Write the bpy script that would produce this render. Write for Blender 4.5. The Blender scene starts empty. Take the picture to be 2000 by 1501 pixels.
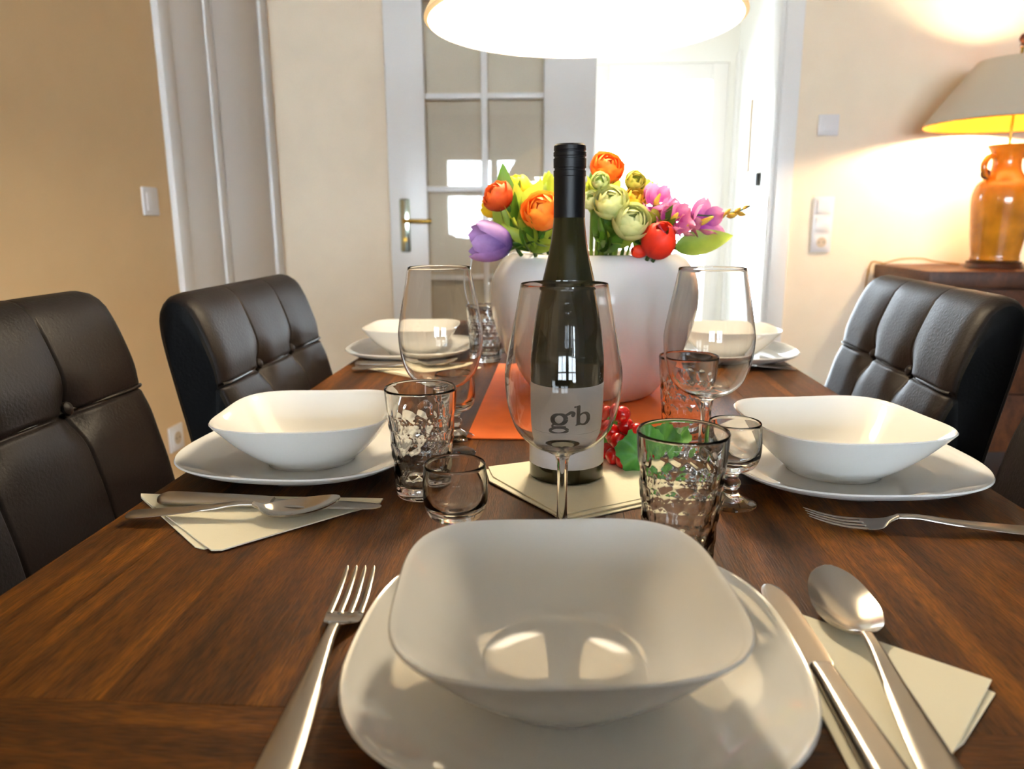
import bpy, bmesh, math, random
from math import sin, cos, pi, radians, sqrt, atan2
from mathutils import Vector, Matrix, Quaternion

random.seed(7)
S = bpy.context.scene
COL = S.collection
ZT = 0.75                                     # height of the table top above the floor

# ------------------------------------------------------------------ camera
cam = bpy.data.cameras.new('camera'); camo = bpy.data.objects.new('camera', cam); COL.objects.link(camo)
cam.sensor_width = 36.0; cam.sensor_fit = 'HORIZONTAL'
cam.lens = 1431.45 / 2000 * 36.0
cam.clip_start = 0.02
pit, yaw, rol = 0.21665525, 0.06575906, -0.00461364
fw = Vector((-sin(yaw) * cos(pit), cos(yaw) * cos(pit), -sin(pit)))
rt = Vector((cos(yaw), sin(yaw), 0)); up = rt.cross(fw)
r2 = rt * cos(rol) + up * sin(rol); u2 = -rt * sin(rol) + up * cos(rol)
M = Matrix((r2, u2, -fw)).transposed().to_4x4(); M.translation = (0, 0, ZT + 0.27)
camo.matrix_world = M
cam.dof.use_dof = True; cam.dof.focus_distance = 0.72; cam.dof.aperture_fstop = 6.5
S.camera = camo
S.cycles.max_bounces = 12; S.cycles.transmission_bounces = 12; S.cycles.transparent_max_bounces = 16; S.cycles.diffuse_bounces = 6; S.cycles.sample_clamp_indirect = 8.0

# ------------------------------------------------------------------ world, daylight, exposure
S.view_settings.view_transform = 'Standard'
try: S.view_settings.look = 'None'
except Exception: pass
S.view_settings.gamma = 1.0
S.view_settings.use_curve_mapping = False
S.view_settings.exposure = 0.15
W = bpy.data.worlds.new('sky'); S.world = W; W.use_nodes = True
bg = W.node_tree.nodes['Background']
bg.inputs[0].default_value = (0.80, 0.90, 1.0, 1); bg.inputs[1].default_value = 42.0   # bright overcast sky
sun = bpy.data.lights.new('sun', 'SUN'); sun.energy = 2.0; sun.angle = radians(1.0); sun.color = (1, .96, .9)
suno = bpy.data.objects.new('sun', sun); COL.objects.link(suno)
suno.rotation_euler = Vector((0.75, -0.30, -0.62)).to_track_quat('-Z', 'Y').to_euler()
def portal(loc, rot, sx, sy):
    l = bpy.data.lights.new('window_portal', 'AREA'); l.shape = 'RECTANGLE'; l.size = sx; l.size_y = sy
    l.cycles.is_portal = True
    o = bpy.data.objects.new('window_portal', l); COL.objects.link(o); o.location = loc; o.rotation_euler = rot
PENDANT_WATT = 6.4      # emission strength scales, used by the lamp builders below
TABLE_LAMP_WATT = 26.0

# ------------------------------------------------------------------ material helpers
def C(h):
    h = h.lstrip('#'); v = [int(h[i:i + 2], 16) / 255 for i in (0, 2, 4)]
    return tuple(x / 12.92 if x <= .04045 else ((x + .055) / 1.055) ** 2.4 for x in v) + (1.0,)
def L3(r, g, b): return (r, g, b, 1.0)
def base(name):
    m = bpy.data.materials.new(name); m.use_nodes = True
    nt = m.node_tree; return m, nt, nt.nodes['Principled BSDF'], nt.links.new
def noise_bump(nt, lk, b, scale, dist, detail=3, coord='Object', stretch=None):
    tc = nt.nodes.new('ShaderNodeTexCoord'); n = nt.nodes.new('ShaderNodeTexNoise')
    n.inputs['Scale'].default_value = scale; n.inputs['Detail'].default_value = detail
    src = tc.outputs[coord]
    if stretch:
        mp = nt.nodes.new('ShaderNodeMapping'); mp.inputs['Scale'].default_value = stretch
        lk(src, mp.inputs['Vector']); src = mp.outputs[0]
    lk(src, n.inputs['Vector'])
    bp = nt.nodes.new('ShaderNodeBump'); bp.inputs['Distance'].default_value = dist; bp.inputs['Strength'].default_value = .6
    lk(n.outputs['Fac'], bp.inputs['Height']); lk(bp.outputs[0], b.inputs['Normal'])
    return n
def plain(name, col, rough=.5, metal=0., spec=.5, coat=0., bump=None, var=0., vscale=8., ior=None):
    m, nt, b, lk = base(name)
    b.inputs['Base Color'].default_value = col; b.inputs['Roughness'].default_value = rough
    b.inputs['Metallic'].default_value = metal; b.inputs['Specular IOR Level'].default_value = spec
    b.inputs['Coat Weight'].default_value = coat; b.inputs['Coat Roughness'].default_value = .03
    if bump: noise_bump(nt, lk, b, *bump)
    if var:
        tc = nt.nodes.new('ShaderNodeTexCoord'); n = nt.nodes.new('ShaderNodeTexNoise'); n.inputs['Scale'].default_value = vscale
        lk(tc.outputs['Object'], n.inputs['Vector'])
        r = nt.nodes.new('ShaderNodeValToRGB')
        r.color_ramp.elements[0].position = .3; r.color_ramp.elements[1].position = .7
        r.color_ramp.elements[0].color = tuple(c * (1 - var) for c in col[:3]) + (1,)
        r.color_ramp.elements[1].color = tuple(min(1, c * (1 + var)) for c in col[:3]) + (1,)
        lk(n.outputs['Fac'], r.inputs[0]); lk(r.outputs[0], b.inputs['Base Color'])
    return m
def emit(name, col, strength):
    m, nt, b, lk = base(name)
    b.inputs['Base Color'].default_value = (.9, .9, .9, 1)
    b.inputs['Emission Color'].default_value = col; b.inputs['Emission Strength'].default_value = strength
    return m
def glass(name, col=(1, 1, 1, 1), ior=1.48, rough=0.0):
    m, nt, b, lk = base(name)
    b.inputs['Base Color'].default_value = col; b.inputs['Roughness'].default_value = rough
    b.inputs['Transmission Weight'].default_value = 1.0; b.inputs['IOR'].default_value = ior
    return m
def pane_glass(name, tint=(.97, .98, .98, 1), ior=1.5):
    m = bpy.data.materials.new(name); m.use_nodes = True; nt = m.node_tree; lk = nt.links.new
    nt.nodes.remove(nt.nodes['Principled BSDF']); out = nt.nodes['Material Output']
    t = nt.nodes.new('ShaderNodeBsdfTransparent'); t.inputs[0].default_value = tint
    g = nt.nodes.new('ShaderNodeBsdfGlossy'); g.inputs['Roughness'].default_value = .0
    f = nt.nodes.new('ShaderNodeFresnel'); f.inputs[0].default_value = ior
    mx = nt.nodes.new('ShaderNodeMixShader')
    lk(f.outputs[0], mx.inputs[0]); lk(t.outputs[0], mx.inputs[1]); lk(g.outputs[0], mx.inputs[2]); lk(mx.outputs[0], out.inputs[0])
    return m
def wood(name, dark, mid, light, grain=(55, 2.2, 20), rough=.42, rnd=.35, bump=.0006, spec=.3):
    m, nt, b, lk = base(name)
    tc = nt.nodes.new('ShaderNodeTexCoord'); oi = nt.nodes.new('ShaderNodeObjectInfo')
    add = nt.nodes.new('ShaderNodeVectorMath'); add.operation = 'ADD'
    sc = nt.nodes.new('ShaderNodeVectorMath'); sc.operation = 'SCALE'; sc.inputs['Scale'].default_value = 37.0
    cmb = nt.nodes.new('ShaderNodeCombineXYZ')
    for i in range(3): lk(oi.outputs['Random'], cmb.inputs[i])
    lk(cmb.outputs[0], sc.inputs[0]); lk(tc.outputs['Object'], add.inputs[0]); lk(sc.outputs[0], add.inputs[1])
    mp = nt.nodes.new('ShaderNodeMapping'); mp.inputs['Scale'].default_value = grain; lk(add.outputs[0], mp.inputs['Vector'])
    n1 = nt.nodes.new('ShaderNodeTexNoise'); n1.inputs['Scale'].default_value = 1.0; n1.inputs['Detail'].default_value = 5; n1.inputs['Distortion'].default_value = .6
    lk(mp.outputs[0], n1.inputs['Vector'])
    mp2 = nt.nodes.new('ShaderNodeMapping'); mp2.inputs['Scale'].default_value = (9, 2.6, 6); lk(add.outputs[0], mp2.inputs['Vector'])
    n2 = nt.nodes.new('ShaderNodeTexNoise'); n2.inputs['Scale'].default_value = 1.0; n2.inputs['Detail'].default_value = 3
    lk(mp2.outputs[0], n2.inputs['Vector'])
    mix = nt.nodes.new('ShaderNodeMath'); mix.operation = 'MULTIPLY_ADD'; mix.inputs[1].default_value = .55
    m2 = nt.nodes.new('ShaderNodeMath'); m2.operation = 'MULTIPLY'; m2.inputs[1].default_value = .5
    lk(n2.outputs['Fac'], m2.inputs[0]); lk(n1.outputs['Fac'], mix.inputs[0]); lk(m2.outputs[0], mix.inputs[2])
    rr = nt.nodes.new('ShaderNodeMath'); rr.operation = 'MULTIPLY_ADD'; rr.inputs[1].default_value = rnd; rr.inputs[2].default_value = -rnd / 2
    lk(oi.outputs['Random'], rr.inputs[0])
    s = nt.nodes.new('ShaderNodeMath'); s.operation = 'ADD'; lk(mix.outputs[0], s.inputs[0]); lk(rr.outputs[0], s.inputs[1])
    r = nt.nodes.new('ShaderNodeValToRGB'); e = r.color_ramp.elements
    e[0].position = .32; e[0].color = dark; e[1].position = .78; e[1].color = light
    k = e.new(.55); k.color = mid
    lk(s.outputs[0], r.inputs[0]); lk(r.outputs[0], b.inputs['Base Color'])
    b.inputs['Roughness'].default_value = rough; b.inputs['Specular IOR Level'].default_value = spec
    bp = nt.nodes.new('ShaderNodeBump'); bp.inputs['Distance'].default_value = bump; bp.inputs['Strength'].default_value = .7
    mp3 = nt.nodes.new('ShaderNodeMapping'); mp3.inputs['Scale'].default_value = (grain[0] * 14, grain[1] * 22, grain[2] * 14); lk(add.outputs[0], mp3.inputs['Vector'])
    n3 = nt.nodes.new('ShaderNodeTexNoise'); n3.inputs['Scale'].default_value = 1.0; n3.inputs['Detail'].default_value = 3; lk(mp3.outputs[0], n3.inputs['Vector'])
    pr = nt.nodes.new('ShaderNodeMapRange'); pr.inputs['From Min'].default_value = .36; pr.inputs['From Max'].default_value = .62; pr.inputs['To Min'].default_value = .45; pr.inputs['To Max'].default_value = 1.08
    lk(n3.outputs['Fac'], pr.inputs['Value'])
    pm = nt.nodes.new('ShaderNodeVectorMath'); pm.operation = 'SCALE'; lk(r.outputs[0], pm.inputs[0]); lk(pr.outputs[0], pm.inputs['Scale']); lk(pm.outputs[0], b.inputs['Base Color'])
    lk(n3.outputs['Fac'], bp.inputs['Height']); lk(bp.outputs[0], b.inputs['Normal'])
    return m
def two_tone(name, c0, c1, z0, z1, rough=.55, axis=2, noise=.25, transl=.25):
    """petal / leaf material: colour runs along the piece from c0 to c1, slightly translucent"""
    m, nt, b, lk = base(name)
    tc = nt.nodes.new('ShaderNodeTexCoord'); sp = nt.nodes.new('ShaderNodeSeparateXYZ'); lk(tc.outputs['Object'], sp.inputs[0])
    mr = nt.nodes.new('ShaderNodeMapRange'); mr.inputs['From Min'].default_value = z0; mr.inputs['From Max'].default_value = z1
    lk(sp.outputs[axis], mr.inputs['Value'])
    n = nt.nodes.new('ShaderNodeTexNoise'); n.inputs['Scale'].default_value = 2.5; n.inputs['Detail'].default_value = 4
    lk(tc.outputs['Object'], n.inputs['Vector'])
    ma = nt.nodes.new('ShaderNodeMath'); ma.operation = 'MULTIPLY_ADD'; ma.inputs[1].default_value = noise * 2; ma.inputs[2].default_value = -noise
    lk(n.outputs['Fac'], ma.inputs[0])
    ad = nt.nodes.new('ShaderNodeMath'); ad.operation = 'ADD'; lk(mr.outputs[0], ad.inputs[0]); lk(ma.outputs[0], ad.inputs[1])
    r = nt.nodes.new('ShaderNodeValToRGB'); r.color_ramp.elements[0].color = c0; r.color_ramp.elements[1].color = c1
    lk(ad.outputs[0], r.inputs[0]); lk(r.outputs[0], b.inputs['Base Color']); b.inputs['Roughness'].default_value = rough
    tr = nt.nodes.new('ShaderNodeBsdfTranslucent'); lk(r.outputs[0], tr.inputs[0])
    mx = nt.nodes.new('ShaderNodeMixShader'); mx.inputs[0].default_value = transl
    lk(b.outputs[0], mx.inputs[1]); lk(tr.outputs[0], mx.inputs[2]); lk(mx.outputs[0], nt.nodes['Material Output'].inputs[0])
    return m

# ------------------------------------------------------------------ materials
MAT = {}
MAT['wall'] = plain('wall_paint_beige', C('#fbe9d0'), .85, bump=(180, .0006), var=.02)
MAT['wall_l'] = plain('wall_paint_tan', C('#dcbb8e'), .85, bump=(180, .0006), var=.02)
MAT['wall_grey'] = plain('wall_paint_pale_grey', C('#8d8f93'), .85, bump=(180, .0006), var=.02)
MAT['white_wall'] = plain('hall_paint_white', C('#f4f3ee'), .85, bump=(160, .0005))
MAT['ceiling'] = plain('ceiling_paint', C('#f2efe6'), .9)
MAT['floor'] = plain('grey_stone_floor', C('#7d7a76'), .45, bump=(20, .0008), var=.12, vscale=3)
MAT['lacquer'] = plain('white_lacquer', C('#f6f4f2'), .3, bump=(40, .0002))
MAT['plastic'] = plain('white_plastic', C('#ece8e8'), .3, var=.01)
MAT['dark'] = plain('dark_gap', C('#2b2320'), .7)
MAT['table'] = wood('dark_walnut_stain', C('#180b03'), C('#552f0c'), C('#955a18'), (62, 3.2, 25), .46, .10, .0005, .16)
MAT['sideboard'] = wood('sideboard_wood', C('#3a2013'), C('#5d3520'), C('#7c4a2c'), (40, 1.5, 20), .4, .2)
MAT['porcelain'] = plain('white_porcelain', C('#edece8'), .05, spec=.55, coat=.4)
MAT['vase'] = plain('white_glazed_ceramic', C('#f4f2f1'), .12, spec=.5, coat=.3, bump=(9, .002))
MAT['steel'] = plain('polished_steel', C('#c9c4bd'), .16, metal=1.0, bump=(300, .00004))
MAT['steel_handle'] = plain('brushed_steel', C('#bfb8ae'), .28, metal=1.0, bump=(350, .00008))
MAT['glass'] = glass('clear_glass', (1, 1, 1, 1), 1.36)
MAT['thick_glass'] = glass('pressed_glass', (.99, 1, .995, 1), 1.46)
MAT['shot'] = glass('thin_shot_glass', (1, 1, 1, 1), 1.40)
MAT['pane'] = pane_glass('window_pane')
MAT['leather'] = plain('dark_brown_leather', C('#181210'), .46, spec=.13, bump=(260, .0007), var=.12, vscale=5)
MAT['leather_side'] = plain('black_leather', C('#060607'), .6, spec=.12, bump=(260, .0006))
MAT['seam'] = plain('leather_piping', C('#15110e'), .35, bump=(200, .0003))
MAT['legwood'] = wood('chair_leg_wood', C('#140b07'), C('#25140c'), C('#3a2214'))
MAT['napkin'] = plain('cream_paper', C('#f3ecd2'), .9, bump=(120, .0006), var=.02)
MAT['runner'] = plain('orange_felt', C('#dd6a2c'), .95, bump=(700, .0006), var=.06, vscale=30)
MAT['cap'] = plain('black_foil', C('#07070b'), .4, spec=.25, bump=(90, .0001))
MAT['label'] = plain('label_paper', C('#e2dfe0'), .6, bump=(150, .0001))
MAT['ink'] = plain('label_ink', C('#1c1a1c'), .5, var=.05)
m, nt, b, lk = base('bottle_glass')
b.inputs['Base Color'].default_value = (.014, .0125, .0035, 1); b.inputs['Roughness'].default_value = .03
b.inputs['Specular IOR Level'].default_value = .35; b.inputs['IOR'].default_value = 1.5; MAT['bottle'] = m
MAT['wine'] = plain('dark_wine_inside', C('#100e05'), .2)
MAT['brass'] = plain('polished_brass', C('#c9a24d'), .18, metal=1.0, bump=(60, .0001))
MAT['chrome'] = plain('polished_nickel', C('#cfd6c8'), .12, metal=1.0, bump=(60, .0001))
MAT['berry'] = plain('red_berry_gloss', C('#c4100e'), .12, coat=.6, var=.15, vscale=60)
MAT['amber'] = plain('amber_porcelain', C('#c8801e'), .14, coat=.5, var=.28, vscale=14)
MAT['darkwood'] = plain('turned_wood_base', C('#3b1d0c'), .35, var=.2, vscale=30)
MAT['cordmat'] = plain('lamp_cord_clear', C('#b58d3f'), .4, var=.05)
MAT['picture'] = plain('picture_print', C('#f6f4ee'), .5, var=.04)
MAT['frame_tan'] = plain('tan_frame', C('#c9b59a'), .5, var=.05)
MAT['black'] = plain('black_plastic', C('#141414'), .4, var=.05)

# opal shade of the pendant: white diffuse, lets light through
def opal(name, col, tcol, fac, inner=None):
    m = bpy.data.materials.new(name); m.use_nodes = True; nt = m.node_tree; lk = nt.links.new
    b = nt.nodes['Principled BSDF']; b.inputs['Base Color'].default_value = col; b.inputs['Roughness'].default_value = .3
    t = nt.nodes.new('ShaderNodeBsdfTranslucent'); t.inputs[0].default_value = tcol
    mx = nt.nodes.new('ShaderNodeMixShader'); mx.inputs[0].default_value = fac
    lk(b.outputs[0], mx.inputs[1]); lk(t.outputs[0], mx.inputs[2]); lk(mx.outputs[0], nt.nodes['Material Output'].inputs[0])
    return m
MAT['opal'] = opal('opal_glass', C('#fbf6ea'), C('#fff3d8'), .32)
MAT['shade_out'] = opal('parchment_shade', C('#e2d8c4'), C('#ffe2b4'), .20)
MAT['gold_in'] = plain('gold_paint_lining', C('#b0650e'), .5, bump=(80, .0003))

# ------------------------------------------------------------------ mesh helpers
def smooth(me, ang=40):
    for p in me.polygons: p.use_smooth = True
    try: me.set_sharp_from_angle(angle=radians(ang))
    except Exception: pass
    return me
def mesh(name, v, f, sm=True, ang=40):
    me = bpy.data.meshes.new(name); me.from_pydata([tuple(x) for x in v], [], f); me.validate(); me.update()
    if sm: smooth(me, ang)
    return me
def from_bm(name, bm, sm=True, ang=40):
    bmesh.ops.recalc_face_normals(bm, faces=bm.faces)
    me = bpy.data.meshes.new(name); bm.to_mesh(me); bm.free()
    if sm: smooth(me, ang)
    return me
def box_bm(bm, x0, x1, y0, y1, z0, z1, bev=0., seg=2):
    t = bmesh.new(); bmesh.ops.create_cube(t, size=1)
    for v in t.verts: v.co = Vector(((x0 + x1) / 2 + v.co.x * (x1 - x0), (y0 + y1) / 2 + v.co.y * (y1 - y0), (z0 + z1) / 2 + v.co.z * (z1 - z0)))
    if bev: bmesh.ops.bevel(t, geom=list(t.edges), offset=bev, segments=seg, affect='EDGES', profile=.5)
    me = bpy.data.meshes.new('t'); t.to_mesh(me); t.free(); bm.from_mesh(me); bpy.data.meshes.remove(me)
    return bm
def boxm(name, x0, x1, y0, y1, z0, z1, bev=0., seg=2):
    return from_bm(name, box_bm(bmesh.new(), x0, x1, y0, y1, z0, z1, bev, seg))
def lathe(name, prof, seg=48, closed=True, ang=35):
    """prof: list of (r, z). closed: profile is a loop (shell); r==0 points become poles"""
    v = []; f = []; rows = []
    for r, z in prof:
        if r < 1e-6: rows.append([len(v)]); v.append((0, 0, z))
        else:
            s = len(v); rows.append(list(range(s, s + seg)))
            v += [(r * cos(2 * pi * k / seg), r * sin(2 * pi * k / seg), z) for k in range(seg)]
    n = len(rows); pairs = [(i, i + 1) for i in range(n - 1)] + ([(n - 1, 0)] if closed else [])
    for a, b_ in pairs:
        A, B = rows[a], rows[b_]
        if len(A) == 1 and len(B) == 1: continue
        for k in range(seg):
            k2 = (k + 1) % seg
            if len(A) == 1: f.append((A[0], B[k2], B[k]))
            elif len(B) == 1: f.append((A[k], A[k2], B[0]))
            else: f.append((A[k], A[k2], B[k2], B[k]))
    bm = bmesh.new(); me = mesh(name, v, f, False); bm.from_mesh(me); bpy.data.meshes.remove(me)
    return from_bm(name, bm, True, ang)
def tube(name, pts, rad, seg=10, cap=True):
    pts = [Vector(p) for p in pts]; n = len(pts); v = []; f = []
    if not hasattr(rad, '__len__'): rad = [rad] * n
    t0 = (pts[1] - pts[0]).normalized(); a = t0.orthogonal().normalized()
    for i, p in enumerate(pts):
        t = (pts[min(i + 1, n - 1)] - pts[max(i - 1, 0)]).normalized()
        a = (a - t * a.dot(t)).normalized(); b_ = t.cross(a)
        v += [p + (a * cos(2 * pi * k / seg) + b_ * sin(2 * pi * k / seg)) * rad[i] for k in range(seg)]
    for i in range(n - 1):
        for k in range(seg): f.append((i * seg + k, i * seg + (k + 1) % seg, (i + 1) * seg + (k + 1) % seg, (i + 1) * seg + k))
    if cap: f.append(tuple(range(seg))[::-1]); f.append(tuple((n - 1) * seg + k for k in range(seg)))
    return mesh(name, v, f)
def spline(pts, n=8):
    pts = [Vector(p) for p in pts]; out = []
    for i in range(len(pts) - 1):
        p0 = pts[max(i - 1, 0)]; p1 = pts[i]; p2 = pts[i + 1]; p3 = pts[min(i + 2, len(pts) - 1)]
        for k in range(n):
            t = k / n
            out.append(.5 * ((2 * p1) + (p2 - p0) * t + (2 * p0 - 5 * p1 + 4 * p2 - p3) * t * t + (3 * p1 - p0 - 3 * p2 + p3) * t ** 3))
    return out + [pts[-1]]
def sprof(pts, n=6):
    return [(max(0, p.x), p.y) for p in spline([(a, b_, 0) for a, b_ in pts], n)]

def obj(name, me, mat, parent=None, loc=(0, 0, 0), rot=(0, 0, 0)):
    o = bpy.data.objects.new(name, me); COL.objects.link(o)
    if mat is not None and not me.materials: me.materials.append(MAT[mat] if isinstance(mat, str) else mat)
    o.parent = parent; o.location = loc; o.rotation_euler = rot
    return o
def tag(o, label, cat, group=None):
    o['label'] = label; o['category'] = cat
    if group: o['group'] = group
    return o
def thing(name, label, cat, loc=(0, 0, 0), rotz=0., group=None):
    o = bpy.data.objects.new(name, None); COL.objects.link(o); o.empty_display_size = .05
    o.location = loc; o.rotation_euler = (0, 0, rotz)
    return tag(o, label, cat, group)
def struct(name, me, mat, loc=(0, 0, 0), rot=(0, 0, 0), label=None):
    o = obj(name, me, mat, None, loc, rot); o['kind'] = 'structure'
    if label: o['label'] = label
    return o
def sroot(name, loc=(0, 0, 0), rotz=0.):
    o = bpy.data.objects.new(name, None); COL.objects.link(o); o.location = loc; o.rotation_euler = (0, 0, rotz); o['kind'] = 'structure'
    return o
def copy_thing(root, loc, rotz, label, group=None):
    r = root.copy(); COL.objects.link(r); r.location = loc; r.rotation_euler = (0, 0, rotz); r['label'] = label
    if group: r['group'] = group
    for ch in list(root.children):
        c = ch.copy(); COL.objects.link(c); c.parent = r
        for g in ch.children:
            d = g.copy(); COL.objects.link(d); d.parent = c
    return r

# ================================================================== THE ROOM
XL, XR, YB, YF, ZC = -1.205, 2.60, 3.15, -4.60, 2.50
struct('floor', boxm('floor', XL - .2, XR + .2, YF - .2, 5.4, -.1, 0), 'floor')
struct('ceiling', boxm('ceiling', XL - .2, XR + .2, YF - .2, YB + .15, ZC, ZC + .1), 'ceiling')
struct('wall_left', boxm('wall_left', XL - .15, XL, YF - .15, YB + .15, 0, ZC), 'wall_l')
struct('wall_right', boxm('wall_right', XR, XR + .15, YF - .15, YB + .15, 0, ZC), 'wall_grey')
def wall_with_holes(name, x0, x1, y0, y1, holes, mat):
    """wall in the XZ plane with rectangular openings (hx0,hx1,hz0,hz1)"""
    bm = bmesh.new(); xs = sorted({x0, x1, *[h[0] for h in holes], *[h[1] for h in holes]}); zs = sorted({0, ZC, *[h[2] for h in holes], *[h[3] for h in holes]})
    for i in range(len(xs) - 1):
        for k in range(len(zs) - 1):
            cx, cz = (xs[i] + xs[i + 1]) / 2, (zs[k] + zs[k + 1]) / 2
            if any(h[0] < cx < h[1] and h[2] < cz < h[3] for h in holes): continue
            box_bm(bm, xs[i], xs[i + 1], y0, y1, zs[k], zs[k + 1])
    return struct(name, from_bm(name, bm, False), mat)
OPX0, OPX1, OPZ = 0.10, 0.865, 2.02
wall_with_holes('wall_back', XL, XR, YB, YB + .12, [(OPX0, OPX1, 0, OPZ)], 'wall')
WINS = [(-1.00, 0.45, 0.75, 1.95), (0.85, 2.30, 0.75, 1.95)]
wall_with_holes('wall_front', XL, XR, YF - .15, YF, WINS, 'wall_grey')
for i, (a, b_, c_, d_) in enumerate(WINS):                        # the windows behind the viewer
    w = sroot(f'window_{i + 1}', (0, 0, 0))
    bm = bmesh.new(); y0, y1, t = YF - .10, YF - .04, .06
    box_bm(bm, a, a + t, y0, y1, c_, d_, .004); box_bm(bm, b_ - t, b_, y0, y1, c_, d_, .004)
    box_bm(bm, a + t, b_ - t, y0, y1, c_, c_ + t, .004); box_bm(bm, a + t, b_ - t, y0, y1, d_ - t, d_, .004)
    xm = (a + b_) / 2; box_bm(bm, xm - .05, xm + .05, y0, y1, c_ + t, d_ - t, .004)
    box_bm(bm, a + t, xm - .05, y0, y1, 1.40, 1.46, .004); box_bm(bm, xm + .05, b_ - t, y0, y1, 1.40, 1.46, .004)
    obj('window_frame', from_bm('window_frame', bm), 'lacquer', w)
    for px0, px1 in ((a + t, xm - .05), (xm + .05, b_ - t)):
        for pz0, pz1 in ((c_ + t, 1.40), (1.46, d_ - t)):
            obj('pane', boxm('pane', px0, px1, YF - .073, YF - .067, pz0, pz1), 'pane', w)
    obj('window_sill', boxm('window_sill', a - .05, b_ + .05, YF - .04, YF + .16, c_ - .035, c_, .006), 'lacquer', w)
    portal(((a + b_) / 2, YF - .16, (c_ + d_) / 2), (radians(-90), 0, 0), b_ - a, d_ - c_)
for nm, x0, x1, y0, y1 in (('baseboard_left', XL, XL + .015, YF, 2.26), ('baseboard_right', XR - .015, XR, YF, YB),
                           ('baseboard_back', .935, XR, YB - .015, YB), ('baseboard_back_left', XL, OPX0 - .07, YB - .015, YB), ('baseboard_front', XL, XR, YF, YF + .015)):
    struct(nm, boxm(nm, x0, x1, y0, y1, 0, .07, .003), 'lacquer')

# casing around the doorway in the back wall
tr = sroot('trim_1')
obj('casing', boxm('casing', OPX1, OPX1 + .07, YB - .016, YB, 0, OPZ + .07, .004), 'lacquer', tr)
obj('casing', boxm('casing', OPX0 - .07, OPX0, YB - .016, YB, 0, OPZ + .07, .004), 'lacquer', tr)
obj('casing', boxm('casing', OPX0, OPX1, YB - .016, YB, OPZ, OPZ + .07, .004), 'lacquer', tr)
obj('jamb', boxm('jamb', OPX1 - .018, OPX1, YB - .010, YB + .125, 0, OPZ, .002), 'lacquer', tr)
obj('jamb', boxm('jamb', OPX0, OPX0 + .018, YB - .004, YB + .125, 0, OPZ, .002), 'lacquer', tr)
obj('jamb', boxm('jamb', OPX0 + .018, OPX1 - .018, YB - .004, YB + .125, OPZ - .018, OPZ, .002), 'lacquer', tr)
s = obj('strike_plate', boxm('strike_plate', OPX1 - .021, OPX1 - .016, YB + .005, YB + .03, .94, 1.12, .001), 'steel_handle', tr)

# white double door in the left wall
d1 = sroot('door_1', (0, 0, 0))
ZD = 2.04
obj('casing', boxm('casing', XL, XL + .022, 2.258, 2.329, 0, ZD + .07, .005), 'lacquer', d1)
obj('casing', boxm('casing', XL, XL + .022, 3.05, 3.125, 0, ZD + .07, .005), 'lacquer', d1)
obj('casing', boxm('casing', XL, XL + .022, 2.329, 3.05, ZD, ZD + .07, .005), 'lacquer', d1)
obj('door_leaf', boxm('door_leaf', XL, XL + .010, 2.331, 2.574, .01, ZD - .002, .002), 'lacquer', d1)
obj('rebate_strip', boxm('rebate_strip', XL, XL + .017, 2.575, 2.622, .01, ZD - .002, .003), 'lacquer', d1)
obj('gap', boxm('gap', XL, XL + .002, 2.622, 2.645, .01, ZD - .002), 'dark', d1)
obj('door_leaf', boxm('door_leaf', XL, XL + .010, 2.646, 3.048, .01, ZD - .002, .002), 'lacquer', d1)

# glazed door leaf folded back against the back wall
d2 = sroot('door_2', (0.132, YB - .022, 0), radians(2.5))
LW, LT = .835, .038                                     # local: x from -LW to 0, y from -LT to 0
GX0, GX1 = -LW + .155, -.205
RZ = [0.30, 0.443 + .0, .80, 1.157, 1.514, 1.865]       # glazing bar heights
RZ = [.443, .80, 1.157, 1.514, 1.87]
for nm, a, b_, c_, d_ in (('stile', -LW, GX0, .008, 1.985), ('stile', GX1, 0, .008, 1.985), ('rail', GX0, GX1, 1.87, 1.985), ('rail', GX0, GX1, .008, .443)):
    obj(nm, boxm(nm, a, b_, -LT, 0, c_, d_, .003), 'lacquer', d2)
xm = (GX0 + GX1) / 2
obj('glazing_bar', boxm('glazing_bar', xm - .013, xm + .013, -LT + .003, -.003, .443, 1.87, .003), 'lacquer', d2)
for k in range(4):
    z0, z1 = RZ[k] + (.011 if k else 0), RZ[k + 1] - (.011 if k < 3 else 0)
    for a, b_ in ((GX0, xm - .013), (xm + .013, GX1)):
        obj('pane', boxm('pane', a, b_, -LT / 2 - .002, -LT / 2 + .002, z0, z1), 'pane', d2)
        if k: obj('glazing_bar', boxm('glazing_bar', a, b_, -LT + .003, -.003, RZ[k] - .011, RZ[k] + .011, .003), 'lacquer', d2)
hx = -LW + .062
hp = obj('handle_plate', boxm('handle_plate', hx - .020, hx + .020, -LT - .008, -LT, .905, 1.118, .006, 3), 'chrome', d2)
obj('lever', tube('lever', spline([(hx, -LT - .006, 1.03), (hx, -LT - .045, 1.03), (hx + .02, -LT - .055, 1.03), (hx + .115, -LT - .055, 1.028)], 5), .0085), 'brass', hp)
obj('keyhole', lathe('keyhole', [(0, 0), (.009, 0), (.009, .003), (0, .003)], 16), 'brass', hp, (hx, -LT - .008, .955), (radians(90), 0, 0))

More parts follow.
